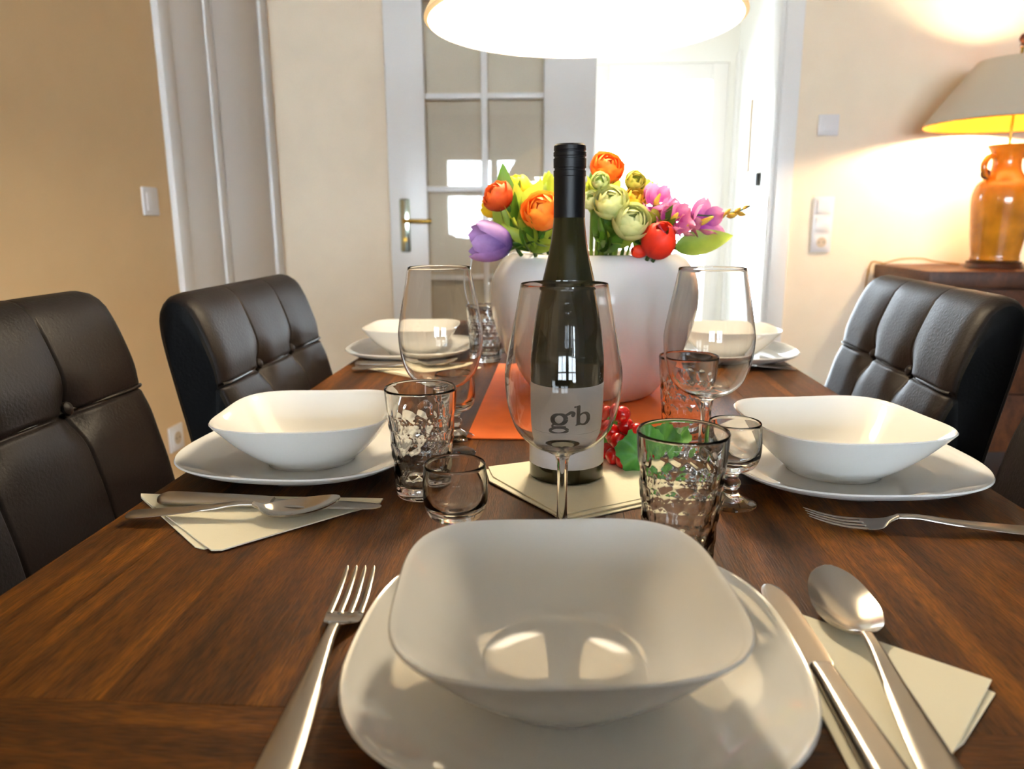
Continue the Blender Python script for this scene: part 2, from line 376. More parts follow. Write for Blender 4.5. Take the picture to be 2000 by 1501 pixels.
# ---- the bright hall behind the doorway
HX0, HX1, HY1 = -1.3, 1.10, 5.0
def hall_wall(nm, x0, x1, y0, y1, z0=0, z1=ZC): return struct(nm, boxm(nm, x0, x1, y0, y1, z0, z1), 'white_wall')
hall_wall('wall_hall_right', HX1, HX1 + .12, YB + .12, HY1 + .12)
struct('ceiling_hall', boxm('ceiling_hall', HX0 - .1, HX1 + .12, YB + .12, HY1 + .12, ZC, ZC + .1), 'ceiling')
struct('floor_hall', boxm('floor_hall', HX0, HX1, YB + .12, HY1, 0, .004), plain('pale_tile', C('#e8e4da'), .3, var=.03))
E3 = (.30, .95, .02, 1.90)
wall_with_holes('wall_hall_end', HX0, HX1, HY1, HY1 + .12, [(E3[0] - .10, E3[1] + .10, 0, E3[3] + .10), ], 'white_wall')
bm = bmesh.new(); wy0, wy1, wz0, wz1 = 3.95, 4.40, 1.30, 1.75                     # small unseen side window, added to brighten the hall
box_bm(bm, HX0 - .1, HX0, YB + .12, wy0, 0, ZC); box_bm(bm, HX0 - .1, HX0, wy1, HY1 + .12, 0, ZC)
box_bm(bm, HX0 - .1, HX0, wy0, wy1, 0, wz0); box_bm(bm, HX0 - .1, HX0, wy0, wy1, wz1, ZC)
struct('wall_hall_left', from_bm('wall_hall_left', bm, False), 'white_wall')
w3 = sroot('window_3'); bm = bmesh.new()
box_bm(bm, HX0 - .07, HX0 - .03, wy0, wy0 + .03, wz0, wz1); box_bm(bm, HX0 - .07, HX0 - .03, wy1 - .03, wy1, wz0, wz1)
box_bm(bm, HX0 - .07, HX0 - .03, wy0 + .03, wy1 - .03, wz0, wz0 + .03); box_bm(bm, HX0 - .07, HX0 - .03, wy0 + .03, wy1 - .03, wz1 - .03, wz1)
obj('window_frame', from_bm('window_frame', bm), 'lacquer', w3)
obj('pane', boxm('pane', HX0 - .053, HX0 - .047, wy0 + .03, wy1 - .03, wz0 + .03, wz1 - .03), 'pane', w3)
portal((HX0 - .11, (wy0 + wy1) / 2, (wz0 + wz1) / 2), (0, radians(-90), 0), .45, .45)
d3 = sroot('door_3')
bm = bmesh.new(); fy0, fy1 = HY1 + .01, HY1 + .09
box_bm(bm, E3[0] - .10, E3[0], fy0, fy1, 0, E3[3] + .10, .006); box_bm(bm, E3[1], E3[1] + .10, fy0, fy1, 0, E3[3] + .10, .006)
box_bm(bm, E3[0], E3[1], fy0, fy1, E3[3], E3[3] + .10, .006); box_bm(bm, E3[0], E3[1], fy0, fy1, 0, .12, .006)
obj('door_frame', from_bm('door_frame', bm), 'lacquer', d3)
obj('pane', boxm('pane', E3[0], E3[1], HY1 + .045, HY1 + .051, .12, E3[3]), 'pane', d3)
bm = bmesh.new(); box_bm(bm, HX1 - .012, HX1, HY1 - .10, HY1, 0, 2.05, .004); 
struct('trim_2', from_bm('trim_2', bm), 'lacquer')
portal(((E3[0] + E3[1]) / 2, HY1 + .14, 1.0), (radians(90), 0, 0), .65, 1.8)
pf = thing('picture_frame', 'narrow tan framed picture on the white hall wall beyond the doorway', 'picture', (HX1 - .001, 4.36, ZT + .75))
obj('print', boxm('print', -.008, 0, -.16, .16, -.20, .20), 'picture', pf)
for nm, a, b_, c_, d_ in (('frame_side', -.17, -.155, -.215, .215), ('frame_side', .155, .17, -.215, .215), ('frame_side', -.155, .155, .2, .215), ('frame_side', -.155, .155, -.215, -.2)):
    obj(nm, boxm(nm, -.022, 0, a, b_, c_, d_, .002), 'frame_tan', pf)
pc = thing('wall_clip', 'small black holder on the hall wall just below the tan picture', 'holder', (HX1 - .001, 4.30, ZT + .515))
obj('clip', boxm('clip', -.03, 0, -.03, .03, -.05, .02, .004), 'black', pc)

# ------------------------------------------------------------------ switches and sockets
def rocker(parent, x, z, s=.056):
    bm = bmesh.new(); box_bm(bm, x - s / 2, x + s / 2, -.0115, 0, z - s / 2, z + s / 2, .002)
    return obj('rocker', from_bm('rocker', bm), 'plastic', parent)
def socket(parent, x, z):
    o = obj('socket', boxm('socket', x - .028, x + .028, -.010, 0, z - .028, z + .028, .002), 'plastic', parent)
    obj('socket_well', lathe('socket_well', [(0, 0), (.020, 0), (.020, .0008), (0, .0008)], 24), 'frame_tan', o, (x, -.0102, z), (radians(90), 0, 0))
    for dx in (-.0095, .0095): obj('pin_hole', lathe('pin_hole', [(0, 0), (.0027, 0), (.0027, .0006), (0, .0006)], 12), 'black', o, (x + dx, -.0112, z), (radians(90), 0, 0))
    return o
def plate(root, h, bev=.006): return obj('switch_frame', boxm('switch_frame', -.0405, .0405, -.008, 0, -h / 2, h / 2, .003), 'plastic', root)
t = thing('thermostat', 'square white wall control above the tall switch strip, right of the doorway', 'wall control', (1.060, YB, ZT + .645))
plate(t, .081); rocker(t, 0, 0, .05)
t = thing('switch_strip', 'tall white triple wall plate with switches above a socket, right of the doorway', 'light switch', (1.068, YB, ZT + .258))
plate(t, .223); rocker(t, 0, .071); rocker(t, 0, 0); socket(t, 0, -.071)
t = thing('light_switch', 'white rocker switch on the tan wall left of the white double door', 'light switch', (XL, 2.140, ZT + .337), radians(90))
plate(t, .081); rocker(t, 0, 0, .052)
t = thing('power_socket', 'low white power socket on the tan wall between the two left chairs', 'socket', (XL, 2.143, ZT - .384), radians(90))
plate(t, .081); socket(t, 0, 0)

# ================================================================== TABLE
TX0, TX1, TY0, TY1, TT = -.415, .446, .215, 2.055, .040
SE0, SE1 = .361, 1.909                                   # seams to the cross boards at both ends
tb = thing('dining_table', 'long dark stained wooden dining table of joined staves', 'table', (0, 0, 0))
def plank(x0, x1, y0, y1, along_x=False):
    """one stave; its own mesh, long side along local y"""
    cx, cy = (x0 + x1) / 2, (y0 + y1) / 2; lx, ly = (x1 - x0) / 2, (y1 - y0) / 2
    a, b_ = (ly, lx) if along_x else (lx, ly); g, c_ = .00012, .0003
    v = []; dz = random.uniform(-.00005, .00005)
    for z, ins in ((-TT, 0), (-c_ + dz, 0), (dz, .00004)):
        for sx, sy in ((-1, -1), (1, -1), (1, 1), (-1, 1)): v.append((sx * (a - g - ins), sy * (b_ - g - ins), z))
    f = [(3, 2, 1, 0), (8, 9, 10, 11)]
    for k in range(2):
        for q in range(4): f.append((k * 4 + q, k * 4 + (q + 1) % 4, k * 4 + 4 + (q + 1) % 4, k * 4 + 4 + q))
    return obj('plank', mesh('plank', v, f, False), 'table', tb, (cx, cy, ZT), (0, 0, radians(90) if along_x else 0))
ws = [.070, .088, .064, .092, .078, .085, .072, .090, .066, .084, .072]
k = (TX1 - TX0) / sum(ws); x = TX0
for i, w in enumerate(ws):
    y = SE0; first = True
    while y < SE1 - 1e-6:
        l = random.uniform(.55, .95) if not first else random.uniform(.35, .95)
        y2 = y + l
        if SE1 - y2 < .3: y2 = SE1
        plank(x, x + w * k, y, y2); y = y2; first = False
    x += w * k
for ya, yb in ((TY0, TY0 + .073), (TY0 + .073, SE0), (SE1, SE1 + .073), (SE1 + .073, TY1)):
    xc = random.uniform(-.12, .12); plank(TX0, xc, ya, yb, True); plank(xc, TX1, ya, yb, True)
for sx in (TX0 + .012, TX1 - .102):
    for sy in (TY0 + .012, TY1 - .102):
        obj('leg', boxm('leg', sx, sx + .09, sy, sy + .09, 0, ZT - TT - .0005, .004), 'legwood', tb)
for a in ((TX0 + .1, TX1 - .1, TY0 + .03, TY0 + .055), (TX0 + .1, TX1 - .1, TY1 - .055, TY1 - .03), (TX0 + .03, TX0 + .055, TY0 + .1, TY1 - .1), (TX1 - .055, TX1 - .03, TY0 + .1, TY1 - .1)):
    obj('apron', boxm('apron', *a, ZT - TT - .06, ZT - TT - .0005, .002), 'table', tb)

# ================================================================== CHAIRS  (local: +x faces the table, y = width, z from floor)
CW = .425
front = [(.062, .44), (.055, .52), (.042, .60), (.026, .70), (.014, .75), (0, .81), (-.014, .855), (-.031, .900), (-.042, .918)]
rear = [(-.060, .9285), (-.078, .925), (-.091, .908), (-.0945, .885), (-.091, .85), (-.080, .79), (-.068, .727), (-.055, .64), (-.045, .55), (-.040, .44)]
def chair_profile(n=76):
    P = spline([(a, 0, z) for a, z in front + rear], 12)
    d = [0]
    for i in range(1, len(P)): d.append(d[-1] + (P[i] - P[i - 1]).length)
    sm_ = next(d[i] for i in range(len(P)) if P[i].z >= .8065)              # arc length at the cross seam
    A = sorted([d[-1] * k / (n - 1) for k in range(n)] + [sm_ + q * .0011 for q in range(-12, 13)] + [sm_ + q * .005 for q in range(-10, 11)])
    A = [a for i, a in enumerate(A) if i == 0 or a - A[i - 1] > .0004]
    out = []; j = 0
    for s_ in A:
        while j < len(d) - 2 and d[j + 1] < s_: j += 1
        out.append(P[j].lerp(P[j + 1], (s_ - d[j]) / max(1e-9, d[j + 1] - d[j])))
    return out
prof = chair_profile(84)
ztop_i = max(range(len(prof)), key=lambda i: prof[i].z)
def build_back():
    nu = 64; v = []; f = []; nv = len(prof); edge_l = []; edge_r = []
    us = sorted([-1 + 2 * k / 44 for k in range(45)] + [c_ + sg * q for c_ in (-.34, .34) for sg in (-1, 1) for q in (0.0001, .006, .013, .022, .036)] + [sg * q for sg in (-1, 1) for q in (.985, .995)]); nu = len(us) - 1
    for i, p in enumerate(prof):
        t = (prof[min(i + 1, nv - 1)] - prof[max(i - 1, 0)]).normalized(); n_ = Vector((t.z, 0, -t.x))     # outward on the front face
        for u in us:
            isf = i <= ztop_i
            d = 0.
            fade = 1.0 if isf else 0.0
            if isf: fade = min(1, (prof[ztop_i].z + .004 - p.z) / .05)
            e = max(0, abs(u) - .86) / .14
            d -= .011 * (1 - sqrt(max(0, 1 - e * e)))
            if fade > 0:
                hs = p.z - .806
                vs = min(abs(u - .34), abs(u + .34)) * CW / 2
                puff = min(1, vs / .05) ; d += fade * .0032 * (1 - (1 - puff) ** 2)
                d -= fade * .0026 * math.exp(-(vs / .0017) ** 2)                      # stitched vertical seams
                d -= fade * (.0045 * math.exp(-(hs / .0032) ** 2) + .005 * math.exp(-(hs / .022) ** 2))   # horizontal seam
                d -= fade * .0125 * math.exp(-(vs * vs + hs * hs * .55) / .020 ** 2)  # button dimples
                h2 = p.z - .60
                d -= fade * .005 * math.exp(-(h2 / .0035) ** 2)
            q = p + n_ * d
            v.append((q.x, u * CW / 2, q.z))
    w = nu + 1
    for i in range(nv - 1):
        for k in range(nu): f.append((i * w + k, (i + 1) * w + k, (i + 1) * w + k + 1, i * w + k + 1))
    f.append(tuple(range(w)) ); f.append(tuple((nv - 1) * w + k for k in range(w))[::-1])
    bm = bmesh.new(); me = mesh('b', v, f, False); bm.from_mesh(me); bpy.data.meshes.remove(me)
    body = from_bm('backrest', bm, True, 60)
    sides = []
    for sgn, kk in ((-1, 0), (1, nu)):
        loop = [Vector(v[i * w + kk]) for i in range(nv)]
        c_ = sum(loop, Vector()) / nv
        vv = [Vector((q.x, q.y, q.z)) for q in loop] + [c_ + (q - c_) * .93 + Vector((0, sgn * .004, 0)) for q in loop]
        ff = [(i, (i + 1) % nv, nv + (i + 1) % nv, nv + i) for i in range(nv)] + [tuple(range(nv, 2 * nv))]
        bm = bmesh.new(); me = mesh('s', vv, ff, False); bm.from_mesh(me); bpy.data.meshes.remove(me)
        sides.append(from_bm('side_panel', bm, True, 50))
    return body, sides
back_me, side_me = build_back()
def seam_x(z):
    for i in range(ztop_i):
        if prof[i].z <= z <= prof[i + 1].z: return prof[i].x + (prof[i + 1].x - prof[i].x) * (z - prof[i].z) / (prof[i + 1].z - prof[i].z)
    return 0
def make_chair(label, group, loc, rotz):
    t = thing('dining_chair', label, 'chair', loc, rotz, group)
    obj('backrest', back_me, 'leather', t)
    for s_ in side_me: obj('side_panel', s_, 'leather_side', t)
    sx = seam_x(.8065)
    rim = spline([(sx - .008, -CW / 2 + .002, .8065), (sx - .0035, -CW / 2 + .02, .8065), (sx - .0065, -.12, .8065), (sx - .016, -.34 * CW / 2, .8065), (sx - .0065, 0, .8065), (sx - .016, .34 * CW / 2, .8065), (sx - .0065, .12, .8065), (sx - .0035, CW / 2 - .02, .8065), (sx - .008, CW / 2 - .002, .8065)], 6)
    obj('piping', tube('piping', rim, .0022, 8), 'seam', t)
    for y_ in (-.34 * CW / 2, .34 * CW / 2):
        obj('button', lathe('button', [(0, .006), (.004, .0055), (.0075, .003), (.0085, 0), (0, -.003)], 16, False), 'leather', t, (sx - .0135, y_, .8085), (0, radians(72), 0))
    bm = bmesh.new(); box_bm(bm, .045, .445, -CW / 2 + .002, CW / 2 - .002, .36, .475, .028, 4)
    obj('seat', from_bm('seat', bm), 'leather', t)
    for lx, ly in ((.40, -.17), (.40, .17), (-.005, -.17), (-.005, .17)):
        l = -.05 if lx < .1 else 0
        v = []
        for z, h, dx in ((0, .016, l), (.40, .022, 0)):
            v += [(lx + dx + a * h, ly + b_ * h, z) for a, b_ in ((-1, -1), (1, -1), (1, 1), (-1, 1))]
        obj('leg', mesh('leg', v, [(3, 2, 1, 0), (4, 5, 6, 7)] + [(q, (q + 1) % 4, 4 + (q + 1) % 4, 4 + q) for q in range(4)], False), 'legwood', t)
    return t
CG = 'tufted leather chairs along the table'
ch1 = make_chair('dark leather tufted chair nearest the viewer on the left, cut by the frame', CG, (-.540, .6925, 0), 0)
ch1.scale = (1, 1, 1.012)
ch2 = copy_thing(ch1, (-.4545, 1.164, 0), radians(.5), 'dark leather tufted chair before the white double door, second on the left', CG)
ch3 = copy_thing(ch1, (.4985, 1.150, 0), pi - radians(3.0), 'dark leather tufted chair in front of the sideboard on the right', CG)
ch4 = copy_thing(ch1, (.515, .619, 0), pi, 'dark chair at the right edge of the picture, mostly cut off', CG)
for c_ in (ch2, ch3): c_.scale = (1, 1, 1)
copy_thing(ch2, (.02, -.12, 0), radians(90), 'added unseen leather tufted chair at the near head of the table, shading the near bowl', CG)  # out of view, added to keep window light off the near bowl

# ================================================================== SIDEBOARD
sb = thing('sideboard', 'dark brown wooden sideboard with drawers against the back wall', 'sideboard', (0, 0, 0))
SX0, SX1, SY0, SY1, SZ = 1.290, 2.52, 2.672, 3.132, ZT + .10
obj('top_board', boxm('top_board', SX0 - .005, SX1, SY0 - .005, SY1, SZ - .058, SZ, .005), 'sideboard', sb)
obj('carcass', boxm('carcass', SX0 + .01, SX1 - .01, SY0 + .02, SY1 - .005, .19, SZ - .0585, .003), 'sideboard', sb)
for ci in range(2):
    xa = SX0 + .014 + ci * .602; xb = xa + .598
    for z0, z1 in ((.415, SZ - .064), (.195, .409)):
        dr = obj('drawer', boxm('drawer', xa, xb, SY0, SY0 + .0195, z0, z1, .003), 'sideboard', sb)
obj('plinth', boxm('plinth', SX0 + .05, SX1 - .05, SY0 + .06, SY1 - .02, 0, .1895, .002), 'legwood', sb)

# ================================================================== TABLE LAMP ON THE SIDEBOARD
tl = thing('table_lamp', 'amber porcelain vase lamp with wide cream shade on the sideboard', 'lamp', (1.598, 2.852, SZ))
obj('foot', lathe('foot', sprof([(0, 0), (.088, 0), (.093, .008), (.088, .018), (.083, .026), (0, .026)], 3), 40, False), 'darkwood', tl)
body = obj('vase_body', lathe('vase_body', sprof([(0, .0265), (.074, .0265), (.078, .05), (.088, .12), (.096, .20), (.098, .255), (.088, .295), (.066, .32), (.050, .345), (.046, .375), (.052, .405), (.066, .432), (.062, .434), (.03, .434), (0, .434)], 5), 48, False), 'amber', tl)
for sgn in (-1, 1):
    hd = obj('handle', tube('handle', spline([(sgn * .048, -.01, .395), (sgn * .072, -.012, .392), (sgn * .086, -.014, .365), (sgn * .080, -.014, .335), (sgn * .066, -.01, .322)], 6), [.008 + .004 * sin(pi * q / 24) for q in range(25)]), 'amber', body)
    obj('handle_ring', tube('handle_ring', [(sgn * .079 + .014 * cos(a), -.016, .335 + .016 * sin(a)) for a in [2 * pi * q / 16 for q in range(17)]], .004, 8), 'darkwood', body)
obj('rod', tube('rod', [(0, 0, .434), (0, 0, .76)], .005), 'brass', tl)
shr = [(.282, .506), (.280, .512), (.257, .548), (.220, .600), (.181, .652), (.137, .707), (.129, .717)]
obj('shade', lathe('shade', shr, 72, False, 60), 'shade_out', tl)
obj('shade_lining', lathe('shade_lining', [(r - .003, z) for r, z in shr], 72, False, 60), 'gold_in', tl)
obj('shade_ring', tube('shade_ring', [(.281 * cos(a), .281 * sin(a), .506) for a in [2 * pi * q / 72 for q in range(73)]], .0025, 6, False), 'brass', tl)
bm = bmesh.new()
obj('shade_spider', tube('shade_spider', [(-.129, 0, .714), (0, 0, .735), (.129, 0, .714)], .003), 'brass', tl)
obj('finial', lathe('finial', sprof([(0, .76), (.010, .762), (.006, .772), (.013, .785), (.008, .80), (0, .806)], 4), 16, False), 'darkwood', tl)
MAT['bulb_lamp'] = emit('warm_bulb', (1.0, .79, .50, 1), TABLE_LAMP_WATT * 30)
obj('bulb', lathe('bulb', sprof([(0, .555), (.018, .560), (.030, .585), (.024, .615), (.014, .635), (0, .637)], 4), 20, False), 'bulb_lamp', tl)
tag(obj('lamp_cord', tube('lamp_cord', spline([(1.55, 2.99, SZ + .006), (1.50, 3.08, SZ + .012), (1.46, 3.11, SZ + .022), (1.38, 3.11, SZ + .020), (1.318, 3.118, SZ + .003), (1.30, 3.128, SZ + .006), (1.27, 3.138, SZ - .012), (1.262, 3.14, SZ - .2), (1.262, 3.14, .3)], 8), .003, 8), 'cordmat'),
    'thin lamp cord lying across the left end of the sideboard', 'cord')

# ================================================================== PENDANT LAMP OVER THE TABLE
PX, PY, PZ = .030, 1.15, ZT + .553
pl = thing('pendant_lamp', 'large glowing white pendant lamp hanging over the dining table', 'lamp', (PX, PY, PZ))
po = sprof([(.228, 0), (.228, .004), (.212, .032), (.190, .075), (.155, .125), (.105, .165), (.055, .188), (.030, .195)], 5)
pi_ = [(max(.02, r - .004), z - .003) for r, z in po]
obj('glass_shade', lathe('glass_shade', po + pi_[::-1], 96, True, 50), 'opal', pl)
obj('socket', lathe('socket', [(0, .150), (.022, .150), (.026, .175), (.026, .235), (.010, .25), (0, .25)], 24, False), 'chrome', pl)
MAT['bulb_pendant'] = emit('warm_globe_bulb', (1.0, .84, .60, 1), PENDANT_WATT * 30)
obj('bulb', lathe('bulb', sprof([(0, -.004), (.026, .002), (.045, .026), (.048, .049), (.038, .085), (.02, .125), (.016, .152), (0, .152)], 4), 28, False), 'bulb_pendant', pl)
obj('cord', tube('cord', [(0, 0, .25), (0, 0, ZC - PZ - .02)], .004), 'plastic', pl)
obj('canopy', lathe('canopy', [(0, ZC - PZ), (.055, ZC - PZ), (.05, ZC - PZ - .025), (0, ZC - PZ - .03)], 32, False), 'plastic', pl)

# ================================================================== CROCKERY
def squircle(th, a, n):
    return a / (abs(cos(th)) ** n + abs(sin(th)) ** n) ** (1 / n)
def dish(name, rings, seg=96):
    """rings: (half size, exponent, z, corner lift) from the outside bottom centre round to the inside centre"""
    v = []; f = []; rows = []
    for a, n, z, lift in rings:
        if a < 1e-6: rows.append([len(v)]); v.append((0, 0, z)); continue
        s_ = len(v); rows.append(list(range(s_, s_ + seg)))
        for k in range(seg):
            th = 2 * pi * k / seg; r = squircle(th, a, n); c4 = (r / a - 1) / .25
            v.append((r * cos(th), r * sin(th), z + lift * c4))
    for A, B in zip(rows, rows[1:]):
        for k in range(seg):
            k2 = (k + 1) % seg
            if len(A) == 1: f.append((A[0], B[k2], B[k]))
            elif len(B) == 1: f.append((A[k], A[k2], B[0]))
            else: f.append((A[k], A[k2], B[k2], B[k]))
    bm = bmesh.new(); me = mesh(name, v, f, False); bm.from_mesh(me); bpy.data.meshes.remove(me)
    return from_bm(name, bm, True, 40)
def dense(pts, n=4):
    P = spline([(p[0], p[2], p[1]) for p in pts], n); return [(max(0, q.x), q.z, q.y, 0) for q in P]
LF = .0022
def dense(pts, n=4):
    P = spline([(p[0], p[1], p[2]) for p in pts], n); return [(max(0, q.x), q.y, q.z, LF * max(0, (q.x - .07) / .03) if q.x < .105 else 0) for q in P]
bowl_rings = [(0, 2, .004, 0), (.045, 2, .004, 0), (.047, 2, .0005, 0), (.0505, 2, 0, 0)] + \
    dense([(.053, 2.0, .0035), (.066, 2.3, .0150), (.079, 2.8, .0300), (.090, 3.2, .0455), (.0955, 3.5, .0540)], 4) + \
    [(.0970, 3.5, .0562, LF), (.0960, 3.5, .0574, LF), (.0942, 3.5, .0562, LF)] + \
    dense([(.0925, 3.5, .0540), (.086, 3.2, .0455), (.073, 2.8, .0305), (.058, 2.3, .0155), (.050, 2.0, .0112)], 4) + [(.046, 2, .0100, 0), (.02, 2, .0096, 0), (0, 2, .0096, 0)]
plate_rings = [(0, 2, .003, 0), (.078, 2, .003, 0), (.080, 2, .0003, 0), (.086, 2.1, 0, 0)] + \
    dense([(.090, 2.1, .0025), (.1055, 2.4, .008), (.121, 2.6, .0145), (.1305, 2.7, .0205)], 4) + [(.1335, 2.7, .0232, 0), (.1325, 2.7, .0247, 0), (.1303, 2.7, .0240, 0)] + \
    dense([(.1275, 2.7, .0220), (.117, 2.6, .0163), (.106, 2.4, .0112), (.092, 2.2, .0078)], 4) + [(.07, 2, .0070, 0), (.03, 2, .0068, 0), (0, 2, .0068, 0)]
bowl_me = dish('deep_bowl', bowl_rings); plate_me = dish('dinner_plate', plate_rings)
def setting(x, y, rz, plab, blab, bd=(0, 0), brz=0):
    p = obj('dinner_plate', plate_me, 'porcelain', None, (x, y, ZT + .0004), (0, 0, radians(rz)))
    tag(p, plab, 'plate', 'white square dinner plates')
    b_ = obj('deep_bowl', bowl_me, 'porcelain', None, (x + bd[0], y + bd[1], ZT + .0076), (0, 0, radians(rz + brz)))
    tag(b_, blab, 'bowl', 'white square soup bowls')
setting(.010, .405, 0, 'large white rounded square plate in the foreground under the nearest bowl', 'large white rounded square bowl in the foreground, nearest the viewer', (-.0065, -.013), 5)
setting(-.288, .800, -4, 'white square plate beside the near left chair, knife and spoon before it', 'white square bowl on the left plate, in front of the second left chair', (.005, -.010), 10)
setting(.305, .788, 4, 'white square plate on the right with a fork lying before it', 'white square bowl on the right plate, in front of the right chair', (-.006, -.006), 5)
setting(-.302, 1.487, 0, 'far left white plate at the table edge, behind the left wine glass', 'far left small looking white bowl seen through the left wine glass')
setting(.334, 1.480, 0, 'far right white plate at the table edge, behind the right wine glass', 'far right small looking white bowl seen through the right wine glass')

# ================================================================== GLASSES
def wine_glass(label, x, y):
    t = thing('wine_glass', label, 'wine glass', (x, y, ZT + .0003), 0, 'tall stemmed wine glasses')
    return t
W_out = [(.0355, .2215), (.0395, .200), (.0440, .178), (.0480, .155), (.0488, .142), (.0465, .120), (.0400, .101), (.0290, .0885), (.0160, .0815), (.0070, .0765)]
wo = sprof(W_out, 5)
th = [.0005 + .0013 * (i / len(wo)) ** 3 for i in range(len(wo))]
wi = []
for i, (r, z) in enumerate(wo):
    a = wo[max(0, i - 1)]; b_ = wo[min(len(wo) - 1, i + 1)]
    tx, tz = b_[0] - a[0], b_[1] - a[1]; l = sqrt(tx * tx + tz * tz)
    nx, nz = tz / l, -tx / l
    q = (r + nx * th[i], z + nz * th[i])
    if q[1] > .0855 and q[0] > .004: wi.append(q)
wi = wi + [(.010, .0845), (0, .0838)]
stem = sprof([(.0060, .0745), (.0048, .066), (.0044, .045), (.0046, .022), (.0062, .011), (.0115, .0062), (.022, .0038), (.036, .0020), (.0382, .0010)], 5) + [(.0375, 0), (0, 0)]
wine_me = lathe('wine_glass_body', [(0, .0838)] + wi[::-1][1:] + [(.0352, .2219)] + wo + stem, 72, False, 60)
def put_wine(label, x, y):
    o = obj('wine_glass', wine_me, 'glass', None, (x, y, ZT + .0003)); return tag(o, label, 'wine glass', 'tall stemmed wine glasses')
put_wine('large wine glass in the middle foreground, in front of the bottle', .0035, .600)
put_wine('large wine glass on the left, standing behind the left honeycomb tumbler', -.137, .832)
put_wine('large wine glass on the right, behind the right stemmed shot glass', .163, .806)
put_wine('farthest wine glass, half hidden between the left glass and the vase', -.147, 1.555)

T_R0, T_R1, T_H = .0275, .0360, .1105
def tumbler_mesh():
    seg, rows = 168, 84; v = []; f = []; ncell = 12
    def ro(z): return T_R0 + (T_R1 - T_R0) * (z / T_H)
    pitch_z = .0150
    for j in range(rows + 1):
        z = .002 + (T_H - .002) * j / rows
        for k in range(seg):
            thv = 2 * pi * k / seg; best = 9
            u = thv / (2 * pi) * ncell
            q = (z - .018) / pitch_z
            if z > .010:
                for rr in (math.floor(q), math.floor(q) + 1):
                    if 0 <= rr <= 4:
                        uu = u - (.5 if rr % 2 else 0); du = (uu - round(uu)) * 2 * pi / ncell * ro(z); dz = (q - rr) * pitch_z
                        best = min(best, sqrt(du * du + dz * dz))
            d = .0015 * max(0, 1 - (best / .0092) ** 2)
            r = ro(z) - d
            v.append((r * cos(thv), r * sin(thv), z))
    for j in range(rows):
        for k in range(seg): f.append((j * seg + k, j * seg + (k + 1) % seg, (j + 1) * seg + (k + 1) % seg, (j + 1) * seg + k))
    # rim, inner wall, floor, underside
    def ring(r, z):
        s_ = len(v)
        for k in range(seg): v.append((r * cos(2 * pi * k / seg), r * sin(2 * pi * k / seg), z))
        return s_
    prev = rows * seg
    for r, z in ((T_R1 - .0008, T_H + .0012), (T_R1 - .0018, T_H + .0006), (T_R1 - .0023, T_H - .002), (T_R1 - .0023 - .0085 * .5, T_H * .5), (T_R0 - .0012, .016), (T_R0 - .004, .0125), (T_R0 - .010, .0110)):
        s_ = ring(r, z); f += [(prev + k, prev + (k + 1) % seg, s_ + (k + 1) % seg, s_ + k) for k in range(seg)]; prev = s_
    c_ = len(v); v.append((0, 0, .0105)); f += [(prev + k, prev + (k + 1) % seg, c_) for k in range(seg)]
    prev = 0
    for r, z in ((T_R0 - .0012, .0002), (T_R0 - .004, 0), (T_R0 - .006, .0012)):
        s_ = ring(r, z); f += [(prev + (k + 1) % seg, prev + k, s_ + k, s_ + (k + 1) % seg) for k in range(seg)]; prev = s_
    c_ = len(v); v.append((0, 0, .0016)); f += [(prev + (k + 1) % seg, prev + k, c_) for k in range(seg)]
    bm = bmesh.new(); me = mesh('t', v, f, False); bm.from_mesh(me); bpy.data.meshes.remove(me)
    return from_bm('honeycomb_tumbler', bm, True, 50)
tum = tumbler_mesh()
for lab, x, y in (('honeycomb water tumbler beside the left plate, behind the nearest shot glass', -.1375, .703),
                  ('honeycomb water tumbler in the foreground right, behind the nearest bowl', .0970, .558),
                  ('honeycomb water tumbler right of the vase, at the front of the orange runner', .1570, .889),
                  ('farthest honeycomb tumbler, left of the white vase', -.1450, 1.445)):
    tag(obj('honeycomb_tumbler', tum, 'thick_glass', None, (x, y, ZT + .0003 + (.0025 if abs(y - .889) < .001 and False else 0)), (0, 0, random.uniform(0, 1))), lab, 'tumbler', 'honeycomb water tumblers')

SH = sprof([(.0246, .0830), (.0255, .074), (.0262, .060), (.0250, .048), (.0205, .0395), (.0120, .0350), (.0075, .0320), (.0062, .0275), (.0088, .0235), (.0092, .0200), (.0066, .0155), (.0080, .0110), (.0130, .0075), (.0205, .0042), (.0248, .0018)], 4) + [(.0250, .0008), (.0243, 0), (0, .0008)]
SHi = sprof([(0, .0420), (.010, .0432), (.0190, .0480), (.0228, .056), (.0238, .068), (.0232, .0826)], 4)
shot_me = lathe('shot_glass_body', SHi + [(.0239, .0836)] + SH, 56, False, 60)
for lab, x, y in (('small stemmed shot glass in the foreground left, just behind the nearest bowl', -.0825, .553),
                  ('small stemmed shot glass in front of the right bowl, fully visible', .1685, .690),
                  ('small stemmed shot glass mostly hidden behind the left honeycomb tumbler', -.133, .903)):
    tag(obj('shot_glass', shot_me, 'shot', None, (x, y, ZT + .0003)), lab, 'shot glass', 'stemmed shot glasses')

